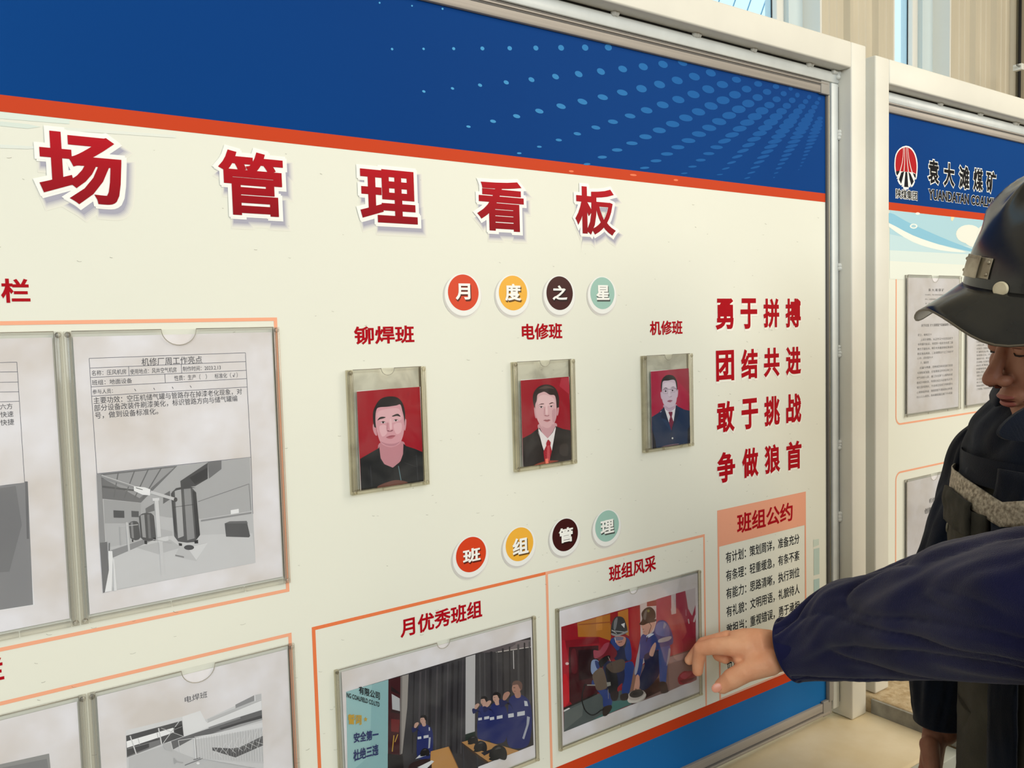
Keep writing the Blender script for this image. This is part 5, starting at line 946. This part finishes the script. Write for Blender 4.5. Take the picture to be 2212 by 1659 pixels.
# left arm hangs
Sl = N1-r1v*0.175-up*.045; El = Sl-up*.29-r1v*.03+f1*.0; Wl = El-up*.25+f1*.05
limb(bm, [Sl-up*.03+r1v*.012, El, Wl], [.046, .038, .027])
def relaxed_hand(bm, W, d, side, fwd, curl=1.0, sc=1.0):
    """W wrist, d direction of the hand, side: towards the thumb, fwd: palm-facing direction"""
    k = W+d*.085*sc
    loft(bm, [(W, side*.026*sc, fwd*.020*sc), (W+d*.035*sc, side*.036*sc, fwd*.017*sc), (W+d*.08*sc, side*.040*sc, fwd*.014*sc)], 18)
    for i, (off, ln) in enumerate(((.030, .085), (.010, .095), (-.011, .088), (-.030, .070))):
        p = W+d*(.082-abs(off)*.1)*sc+side*off*sc; L2 = ln*sc; cc = curl*(.8+.12*i)
        p2 = p+(d*math.cos(.35*cc)+fwd*math.sin(.35*cc))*L2*.45; p3 = p2+(d*math.cos(1.0*cc)+fwd*math.sin(1.0*cc))*L2*.32; p4 = p3+(d*math.cos(1.5*cc)+fwd*math.sin(1.5*cc))*L2*.22
        finger(bm, [p-d*.02*sc, p, p2, p3, p4], [q*sc for q in (.0110, .0105, .0092, .0085, .0076)])
    a = W+d*.022*sc+side*.024*sc; b = a+(d*.7+side*.45+fwd*.35).normalized()*.042*sc; c = b+(d*.9+side*.15+fwd*.3).normalized()*.034*sc; e_ = c+(d*.95+fwd*.25).normalized()*.024*sc
    finger(bm, [a, b, c, e_], [q*sc for q in (.016, .013, .0115, .0098)])
relaxed_hand(bm, Wl, Vector((0, 0, -1)), f1, r1v)
# the pointing right hand
zx = CAMV(0, 0, 1)-CAMV(0, 0, 0); yd = CAMV(0, 1, 0)-CAMV(0, 0, 0); xr_ = CAMV(1, 0, 0)-CAMV(0, 0, 0)
kx = (yd*1.0+xr_*.12).normalized()
loft(bm, [(PT(1702, 1408, 1.376), kx*.029, zx*.022), (PT(1670, 1407, 1.374), kx*.036, zx*.023), (PT(1640, 1401, 1.370), kx*.0335, zx*.026), (PT(1612, 1394, 1.380), kx*.028, zx*.026), (PT(1590, 1390, 1.387), kx*.0215, zx*.027)], 22)
D0 = 1.452
finger(bm, [PT(1612, 1399, 1.369), PT(1580, 1396, 1.376), PT(1545, 1396, 1.390), PT(1513, 1401, 1.406), PT(1508, 1430, 1.416), PT(1507, 1449, 1.420)], [.019, .0165, .0138, .0122, .0107, .0094])       # index finger
finger(bm, [PT(1602, 1386, 1.392), PT(1572, 1381, 1.404), PT(1520, 1391, 1.426), PT(1502, 1411, 1.433), PT(1489, 1426, 1.437)], [.017, .0150, .0118, .0100, .0085])             # middle finger
finger(bm, [PT(1610, 1384, 1.404), PT(1585, 1386, 1.414), PT(1545, 1396, 1.432), PT(1552, 1416, 1.424), PT(1567, 1423, 1.410)], [.016, .0145, .0108, .0098, .0088])             # ring finger
finger(bm, [PT(1622, 1388, 1.410), PT(1600, 1390, 1.420), PT(1568, 1400, 1.432), PT(1572, 1415, 1.424), PT(1584, 1420, 1.412)], [.014, .0125, .0098, .0090, .0080])             # little finger
finger(bm, [PT(1662, 1430, 1.349), PT(1634, 1440, 1.352), PT(1610, 1451, 1.354), PT(1582, 1466, 1.362), PT(1560, 1482, 1.370)], [.022, .0200, .0172, .0168, .0128])             # thumb
ball(bm, PT(1634, 1425, 1.364), (.026, .020, .024)); ball(bm, PT(1605, 1420, 1.376), (.020, .014, .016))
me = remeshed(bm, 0.0021, 3)
body1 = mesh_obj('body', me, M_skin1, root1, True)
# nails
def nail(p, n_, d_, w_, l_, name='finger_nail'):
    b = bmesh.new(); s_ = n_.cross(d_).normalized(); nn = n_.normalized(); dn = d_.normalized()
    B = Matrix((s_, dn, nn)).transposed().to_4x4(); ball(b, p, (w_, l_, .0016), B, 3); return bm_obj(name, b, M_nail, root1, True)
t0 = PT(1551, 1486, 1.3655); 
nail(PT(1548.5, 1485.5, 1.3585), -zx*.85-xr_*.45+yd*.05, (PT(1556, 1483, 1.3540)-PT(1582, 1466, 1.3540)), .0072, .0092)
# jacket and sleeve
SS = [(2300, 1300, .958, .090, .080, 0), (2200, 1309, 1.0, .090, .080, 0), (2078, 1318, 1.085, .0905, .076, .05), (1990, 1335, 1.145, .0840, .070, .06), (1930, 1346, 1.195, .0800, .066, .06), (1880, 1351, 1.235, .0795, .063, .07), (1832, 1357, 1.268, .0775, .060, .10),
      (1798, 1371, 1.290, .0700, .056, .18), (1770, 1384, 1.308, .0630, .052, .26), (1742, 1394, 1.326, .0555, .049, .33), (1722, 1400, 1.339, .0530, .048, .38), (1708, 1403, 1.347, .0530, .048, .40)]
CS = [PT(q[0], q[1], q[2]) for q in SS]
slv = [(Sh+up*.01, yd*.085, r1v.cross(yd).normalized()*.075)]
for i, q in enumerate(SS):
    ax = (CS[min(i+1, len(CS)-1)]-CS[max(i-1, 0)]).normalized(); k = (yd+xr_*q[5]); k = (k-ax*k.dot(ax)*.6).normalized(); bb_ = ax.cross(k).normalized()
    slv.append((CS[i], k*q[3], bb_*q[4]))
b0 = slv[1][2]; slv[0] = (slv[0][0], slv[0][1], b0.normalized()*.075)
M_ = M_navy
jk1 = cloth_tube('jacket', [(N1+up*.045, r1v*.07, f1*.068), (N1-up*.0, r1v*.115, f1*.08), (N1-up*.06, r1v*.185, f1*.105), (N1-up*.2, r1v*.175, f1*.128), (N1-up*.38, r1v*.165, f1*.125), (N1-up*.60, r1v*.175, f1*.135)], M_navy, root1, 70, 72, 0.006, 5, (7, 2))
sl1 = cloth_tube('sleeve', slv, M_navy, jk1, 170, 120, 0.0105, 2.3, (7.5, 1.0), True, 2.6, 0.05)
cloth_tube('sleeve', [(Sl+up*.052+r1v*.02, f1*.03, r1v*.024), (Sl+up*.034+r1v*.012, f1*.058, r1v*.048), (Sl-up*.005, f1*.070, r1v*.060), (Sl-up*.07, f1*.068, r1v*.062), (El, f1*.058, r1v*.055), (Wl+up*.10, f1*.05, r1v*.048), (Wl+up*.01, f1*.042, r1v*.040)], M_navy, jk1, 60, 48, 0.006, 8)
legs_and_boots(root1, at1, M_navy, N1.z-0.50)
hb = bmesh.new(); ball(hb, Hd1@Vector((0, .022, .055)), (.083, .096, .090), Hd1.to_3x3().to_4x4()); ball(hb, Hd1@Vector((0, .04, .0)), (.078, .07, .075), Hd1.to_3x3().to_4x4()); tag(bm_obj('hair', hb, M_hair, root1, True))
# ---------------------------------------------------------------- the helmeted worker
f2, r2v, up = basis((CAMV(-.966, 0, -.26)-CAMV(0, 0, 0))[:2])
fh = (CAMV(-1, 0, -.03)-CAMV(0, 0, 0))
N2 = CAMV(.820, .015, 1.18)
HO = CAMV(.778, -.068, 1.165)
root2 = empty('person', (N2.x, N2.y, 0), 'worker in black miner helmet and dark jacket looking down at the board', 'person')
Hd2 = head_matrix(HO, fh[:2], 0.20, 0.0, 0.07)
bm = bmesh.new(); head_parts(bm, Hd2)
loft(bm, [(Hd2@Vector((0, .02, -.05)), r2v*.054, f2*.056), (N2-up*.0, r2v*.06, f2*.06), (N2-up*.05, r2v*.065, f2*.062)], 18)
loft(bm, [(N2-up*.01, r2v*.09, f2*.06), (N2-up*.07, r2v*.16, f2*.085), (N2-up*.20, r2v*.15, f2*.105), (N2-up*.36, r2v*.13, f2*.095), (N2-up*.48, r2v*.135, f2*.10)], 24)
at2 = lower_body(bm, N2, f2, r2v, N2.z-0.53)
S2 = CAMV(.785, .108, 1.352); E2 = PT(2034, 1330, 1.385); W2 = PT(2034, 1572, 1.425)
limb(bm, [S2, E2, W2], [.05, .040, .029])
S2l = N2-r2v*.175-up*.05; E2l = S2l-up*.29-r2v*.03; W2l = E2l-up*.24+f2*.07
limb(bm, [S2l-up*.03+r2v*.012, E2l, W2l], [.046, .038, .027])
d_ = (PT(2006, 1700, 1.40)-PT(2022, 1580, 1.42)).normalized()
relaxed_hand(bm, PT(2022, 1570, 1.42), d_, (f2*.85-r2v*.5).normalized(), (-r2v*.8-f2*.5).normalized(), 1.15, 1.0)
relaxed_hand(bm, W2l, Vector((0, 0, -1)), f2, r2v)
body2 = mesh_obj('body', remeshed(bm, 0.0021, 3), M_skin2, root2, True)
def H2(v): return Hd2@Vector(v)
def small(name, pts, r, m, par, n=8): b = bmesh.new(); tube(b, [H2(p) for p in pts], r, n); return bm_obj(name, b, m, par, True)
# lips, lash lines and brows
M_lip = mat('lips', (150, 82, 72), 0.45, 0.35)
lb = bmesh.new(); R4 = Hd2.to_3x3().to_4x4()
ball(lb, H2((0, -.0952, -.0660)), (.0185, .0082, .0050), R4); ball(lb, H2((0, -.0930, -.0764)), (.0165, .0080, .0056), R4)
bm_obj('lips', lb, M_lip, root2, True)['kind'] = 'stuff'
for s in (1, -1):
    small('eyelashes', [(s*.0175, -.0862, -.0035), (s*.024, -.0885, -.0060), (s*.032, -.0880, -.0064), (s*.040, -.0835, -.0048), (s*.0435, -.0795, -.0030)], [.0005, .0011, .0013, .0011, .0005], M_hair, root2)
    small('eyelid_crease', [(s*.018, -.0880, .0035), (s*.027, -.0905, .0050), (s*.036, -.0885, .0045), (s*.044, -.0820, .0020)], [.0003, .0006, .0006, .0003], mat('skin_crease', (120, 70, 52), 0.6, 0.2), root2)
    small('eyebrow', [(s*.014, -.0895, .0185), (s*.024, -.0905, .0215), (s*.036, -.0860, .0220), (s*.046, -.0785, .0190)], [.0012, .0026, .0024, .0010], M_hair, root2)
    small('nostril', [(s*.0065, -.1125, -.0470), (s*.0085, -.1050, -.0490)], [.0024, .0022], mat('nostril_shade', (84, 42, 32), 0.8, 0.1), root2)
small('mouth_line', [(-.0225, -.0850, -.0730), (-.012, -.0965, -.0717), (0, -.1012, -.0710), (.012, -.0965, -.0717), (.0225, -.0850, -.0730)], [.0006, .0012, .0013, .0012, .0006], mat('mouth_shade', (88, 42, 36), 0.7, 0.1), root2)
hb = bmesh.new(); ball(hb, H2((0, .030, .035)), (.079, .088, .085), R4); bm_obj('hair', hb, M_hair, root2, True)
# helmet: dome, drooping brim with a front peak, ridges, lamp plate, button
HT = Hd2@Matrix.Translation((0, .012, .060))@Matrix.Rotation(.12, 4, 'Y')@Matrix.Rotation(-0.25, 4, 'X')
def dome(phi, t): # phi azimuth (0 = front), t 0..1 up
    a, b, h = .116, .136, .172
    c = math.cos(t*math.pi/2)**0.82; z = h*math.sin(t*math.pi/2)**1.0
    return Vector((a*c*math.sin(phi), -b*c*math.cos(phi), z))
hm = bmesh.new(); n = 72; rows_ = []
for i in range(27):
    t = i/26*.985; row = []
    for k in range(n):
        ph = 2*math.pi*k/n; p = dome(ph, t)
        for s_ in (1, -1):                                       # two raised side ridges running front to back
            px_ = p.x-s_*0.062; g = (math.exp(-(px_/.008)**2) if px_*s_ > 0 else math.exp(-(px_/.018)**2))*max(0, min(1, (p.z-.078)/.02))*max(0, 1-(abs(p.y)/.14)**6)
            p += Vector((s_*.8, 0, .7)).normalized()*.017*g
        g = math.exp(-(p.x/.011)**2)*max(0, min(1, (p.z-.09)/.04)); p += Vector((0, -.3 if p.y < 0 else .3, 1)).normalized()*.009*g
        row.append(hm.verts.new(HT@p))
    rows_.append(row)
for p, q in zip(rows_, rows_[1:]):
    for k in range(n): hm.faces.new((p[k], p[(k+1) % n], q[(k+1) % n], q[k]))
hm.faces.new(rows_[-1])
helmet = bm_obj('helmet', hm, M_helm, root2, True)
bmr = bmesh.new(); R_ = []
for s_ in range(9):
    u_ = s_/8; row = []
    for k in range(n):
        ph = 2*math.pi*k/n; fr_ = max(0, math.cos(ph)); e_ = .034+.026*fr_**2; pw = abs((ph+math.pi) % (2*math.pi)-math.pi); dr = .040+.026*math.exp(-((pw-.60)/.36)**2)-.010*fr_**4
        p = dome(ph, 0); o_ = Vector((p.x, p.y, 0)).normalized()
        row.append(bmr.verts.new(HT@(p+o_*e_*u_+Vector((0, 0, .004-dr*(u_**1.15))))))
    R_.append(row)
for dz_, s_ in ((-.0035, 8), (-.0035, 0)):
    row = []
    for k in range(n):
        v = R_[s_][k].co.copy(); row.append(bmr.verts.new(v+(HT.to_3x3()@Vector((0, 0, dz_)))))
    R_.append(row)
for p, q in zip(R_, R_[1:]+[R_[0]]):
    for k in range(n): bmr.faces.new((p[k], p[(k+1) % n], q[(k+1) % n], q[k]))
brim = bm_obj('brim', bmr, M_helm, helmet, True)
eb = bmesh.new(); pts = [R_[8]] if False else None
ring = []
for k in range(n+1):
    ph = 2*math.pi*k/n; fr_ = max(0, math.cos(ph)); e_ = .034+.026*fr_**2; pw = abs((ph+math.pi) % (2*math.pi)-math.pi); dr = .040+.026*math.exp(-((pw-.60)/.36)**2)-.010*fr_**4; p = dome(ph, 0); o_ = Vector((p.x, p.y, 0)).normalized(); ring.append(HT@(p+o_*e_+Vector((0, 0, .0022-dr))))
tube(eb, ring, .0016, 8, False); bm_obj('brim_edge', eb, mat('worn_brim_edge', (92, 84, 70), 0.4, 0.5), helmet, True)
def on_dome(ph, z, off=0.0):
    t = math.asin(min(1, z/.172))/(math.pi/2); p = dome(ph, t); nrm = Vector((p.x/.116**2, p.y/.136**2, p.z/.172**2)).normalized(); return HT@(p+nrm*off)
def dome_plate(name, ph0, ph1, z0, z1, off, th, m, par, nx=10, nz=4):
    b = bmesh.new(); G_ = [[[b.verts.new(on_dome(ph0+(ph1-ph0)*i/nx, z0+(z1-z0)*j/nz, o_)) for j in range(nz+1)] for i in range(nx+1)] for o_ in (off, off+th)]
    for g in G_:
        for i in range(nx):
            for j in range(nz): b.faces.new((g[i][j], g[i+1][j], g[i+1][j+1], g[i][j+1]))
    a, c = G_
    for i in range(nx): b.faces.new((a[i][0], a[i+1][0], c[i+1][0], c[i][0])); b.faces.new((a[i][nz], a[i+1][nz], c[i+1][nz], c[i][nz]))
    for j in range(nz): b.faces.new((a[0][j], a[0][j+1], c[0][j+1], c[0][j])); b.faces.new((a[nx][j], a[nx][j+1], c[nx][j+1], c[nx][j]))
    return bm_obj(name, b, m, par, False, .0006, 1)
dome_plate('lamp_plate', -.38, .20, .017, .045, .001, .0016, M_steel, helmet)
dome_plate('lamp_bracket', -.24, .05, .016, .046, .005, .0018, M_steel, helmet)
for ph, z in ((.165, .039), (.165, .023), (-.34, .039), (-.34, .023)):
    b = bmesh.new(); ball(b, on_dome(ph, z, .0030), (.0026, .0026, .0026)); bm_obj('rivet', b, M_steel, helmet, True)
b = bmesh.new(); p = on_dome(.38, .007, 0.0); q_ = on_dome(.38, .007, .0045); ax = (q_-p).normalized()
bmesh.ops.create_cone(b, cap_ends=True, segments=28, radius1=.0105, radius2=.0095, depth=.004, matrix=Matrix.Translation(q_-ax*.002)@ax.to_track_quat('Z', 'Y').to_matrix().to_4x4()); bm_obj('button', b, M_btn, helmet, True, .0008, 2)
# jacket
TJ = [(N2+up*.030, r2v*.082, f2*.078), (N2+up*.005, r2v*.115, f2*.085), (N2-up*.045, r2v*.180, f2*.110), (N2-up*.085, r2v*.188, f2*.125), (N2-up*.130, r2v*.186, f2*.137)]
TJ2 = [(N2-up*.100, r2v*.180, f2*.124), (N2-up*.16, r2v*.182, f2*.136), (N2-up*.30, r2v*.178, f2*.136), (N2-up*.48, r2v*.182, f2*.138), (N2-up*.68, r2v*.190, f2*.142)]
jk2 = cloth_tube('jacket', TJ2, M_grey, root2, 80, 80, 0.0045, 4, (6, 2))
cloth_tube('yoke', TJ, M_navyd, jk2, 60, 90, 0.009, 6, (9, 2.2), True)
cloth_tube('sleeve', [(S2+up*.045-r2v*.03, f2*.062, r2v*.052), (S2+up*.0, f2*.066, r2v*.060), (S2.lerp(E2, .45), f2*.064, r2v*.062), (E2, f2*.064, r2v*.060), (E2.lerp(W2, .5), f2*.056, r2v*.052), (W2+up*.012, f2*.046, r2v*.043)], M_navyd, jk2, 90, 64, 0.008, 3.1, (6, 1.6))
cloth_tube('sleeve', [(S2l+up*.055+r2v*.02, f2*.03, r2v*.024), (S2l+up*.036+r2v*.012, f2*.058, r2v*.048), (S2l-up*.005, f2*.070, r2v*.062), (S2l.lerp(E2l, .45), f2*.064, r2v*.062), (E2l, f2*.064, r2v*.060), (W2l+up*.10, f2*.056, r2v*.05), (W2l+up*.01, f2*.046, r2v*.042)], M_navyd, jk2, 60, 48, 0.007, 9, (6, 1.6))
# reflective band, collar, placket, pocket
def torso_pt(th, dz, off):   # th measured from forward towards the person's right
    k = 0
    for i in range(len(TJ2)-1):
        if TJ2[i][0].z >= N2.z+dz >= TJ2[i+1][0].z: k = i
    t = max(0, min(1, (TJ2[k][0].z-(N2.z+dz))/(TJ2[k][0].z-TJ2[k+1][0].z))); a = TJ2[k][1].lerp(TJ2[k+1][1], t); b = TJ2[k][2].lerp(TJ2[k+1][2], t)
    c = Vector((N2.x, N2.y, N2.z+dz)); rr = a*math.sin(th)+b*math.cos(th); return c+rr+rr.normalized()*off
def torso_patch(name, th0, th1, z0, z1, off, th_, m, par, nx=24, nz=5, wob=0.0, slope=0.0):
    b = bmesh.new(); G_ = []
    for o_ in (off, off+th_):
        g = []
        for i in range(nx+1):
            th = th0+(th1-th0)*i/nx; row = []
            for j in range(nz+1):
                w_ = wob*noise.noise(Vector((i*.5, j*.4, z0*9))); row.append(b.verts.new(torso_pt(th, z0+(z1-z0)*j/nz+slope*math.sin(min(abs(th), .7)/.7*math.pi/2), o_+w_)))
            g.append(row)
        G_.append(g)
    for g in G_:
        for i in range(nx):
            for j in range(nz): b.faces.new((g[i][j], g[i+1][j], g[i+1][j+1], g[i][j+1]))
    a, c = G_
    for i in range(nx): b.faces.new((a[i][0], a[i+1][0], c[i+1][0], c[i][0])); b.faces.new((a[i][nz], a[i+1][nz], c[i+1][nz], c[i][nz]))
    for j in range(nz): b.faces.new((a[0][j], a[0][j+1], c[0][j+1], c[0][j])); b.faces.new((a[nx][j], a[nx][j+1], c[nx][j+1], c[nx][j]))
    return bm_obj(name, b, m, par, True, 0)
torso_patch('reflective_band', -3.05, 3.05, -.178, -.143, .014, .002, M_strap, jk2, 90, 5, .0015, .022)
pk = torso_patch('chest_pocket', .12, .86, -.300, -.168, .012, .006, M_grey, jk2, 16, 10, .003)
torso_patch('pocket_flap', .26, .74, -.218, -.166, .020, .005, M_grey, jk2, 14, 8, .006, .02)
b = bmesh.new(); p = torso_pt(.80, -.215, .018); ax = (torso_pt(.80, -.215, .03)-p).normalized(); bmesh.ops.create_cone(b, cap_ends=True, segments=24, radius1=.0085, radius2=.0075, depth=.0035, matrix=Matrix.Translation(p)@ax.to_track_quat('Z', 'Y').to_matrix().to_4x4()); bm_obj('button', b, mat('dull_metal_button', (120, 118, 104), 0.4, 0.5, metal=0.4), jk2, True, .0008, 2)
torso_patch('placket', -.14, .10, -.66, -.10, .009, .004, M_navyd, jk2, 8, 40, .003)
cb = bmesh.new(); CR = []
for i in range(41):
    th = -2.75+5.5*i/40+math.pi; h_ = .022; base = N2+up*.018+(r2v*.078*math.sin(th)+f2*.076*math.cos(th)); out_ = (r2v*math.sin(th)+f2*math.cos(th)).normalized()
    e1 = max(0, 1-min(i, 40-i)/5)
    row = [base+up*.0, base+up*h_*.9-out_*.002, base+up*(h_+.002)+out_*.006, base+up*h_*.50+out_*.030, base-up*(.012+.022*e1)+out_*(.044+.002*e1), base-up*(.010+.022*e1)+out_*.039, base+up*h_*.45+out_*.024]
    CR.append([cb.verts.new(v) for v in row])
for p, q in zip(CR, CR[1:]):
    for k in range(7): cb.faces.new((p[k], p[(k+1) % 7], q[(k+1) % 7], q[k]))
cb.faces.new(CR[0]); cb.faces.new(CR[-1][::-1]); bm_obj('collar', cb, M_navyd, jk2, True)
# turned-down lapel of the collar
lp = bmesh.new(); LP = smooth_poly([(2250, 868), (2212, 884), (2180, 906), (2162, 926), (2160, 940), (2176, 950), (2205, 953), (2250, 958), (2290, 940), (2290, 880)], 5)
fl = lp.faces.new([lp.verts.new(PT(a, b, 1.088+abs(a-2200)*.00005+(b-900)*-.0002)) for a, b in LP]); rr_ = bmesh.ops.extrude_face_region(lp, geom=[fl])
for v in [g for g in rr_['geom'] if isinstance(g, bmesh.types.BMVert)]: v.co += zx*.007
bmesh.ops.triangulate(lp, faces=[f for f in lp.faces if len(f.verts) > 4]); bm_obj('lapel', lp, M_navyd, jk2, False)
# band round the near sleeve
sb = bmesh.new(); c_ = S2.lerp(E2, .80); dd = (E2-S2).normalized(); u1 = (f2-dd*f2.dot(dd)).normalized(); v1 = dd.cross(u1)
loft(sb, [(c_-dd*.022, u1*.068, v1*.066), (c_, u1*.0675, v1*.0655), (c_+dd*.022, u1*.067, v1*.065)], 40, False); bm_obj('sleeve_band', sb, mat('brown_stained_tape', (128, 104, 76), 0.7, 0.2, c2=(90, 72, 52), scale=120), jk2, True)
legs_and_boots(root2, at2, M_grey, N2.z-0.53)
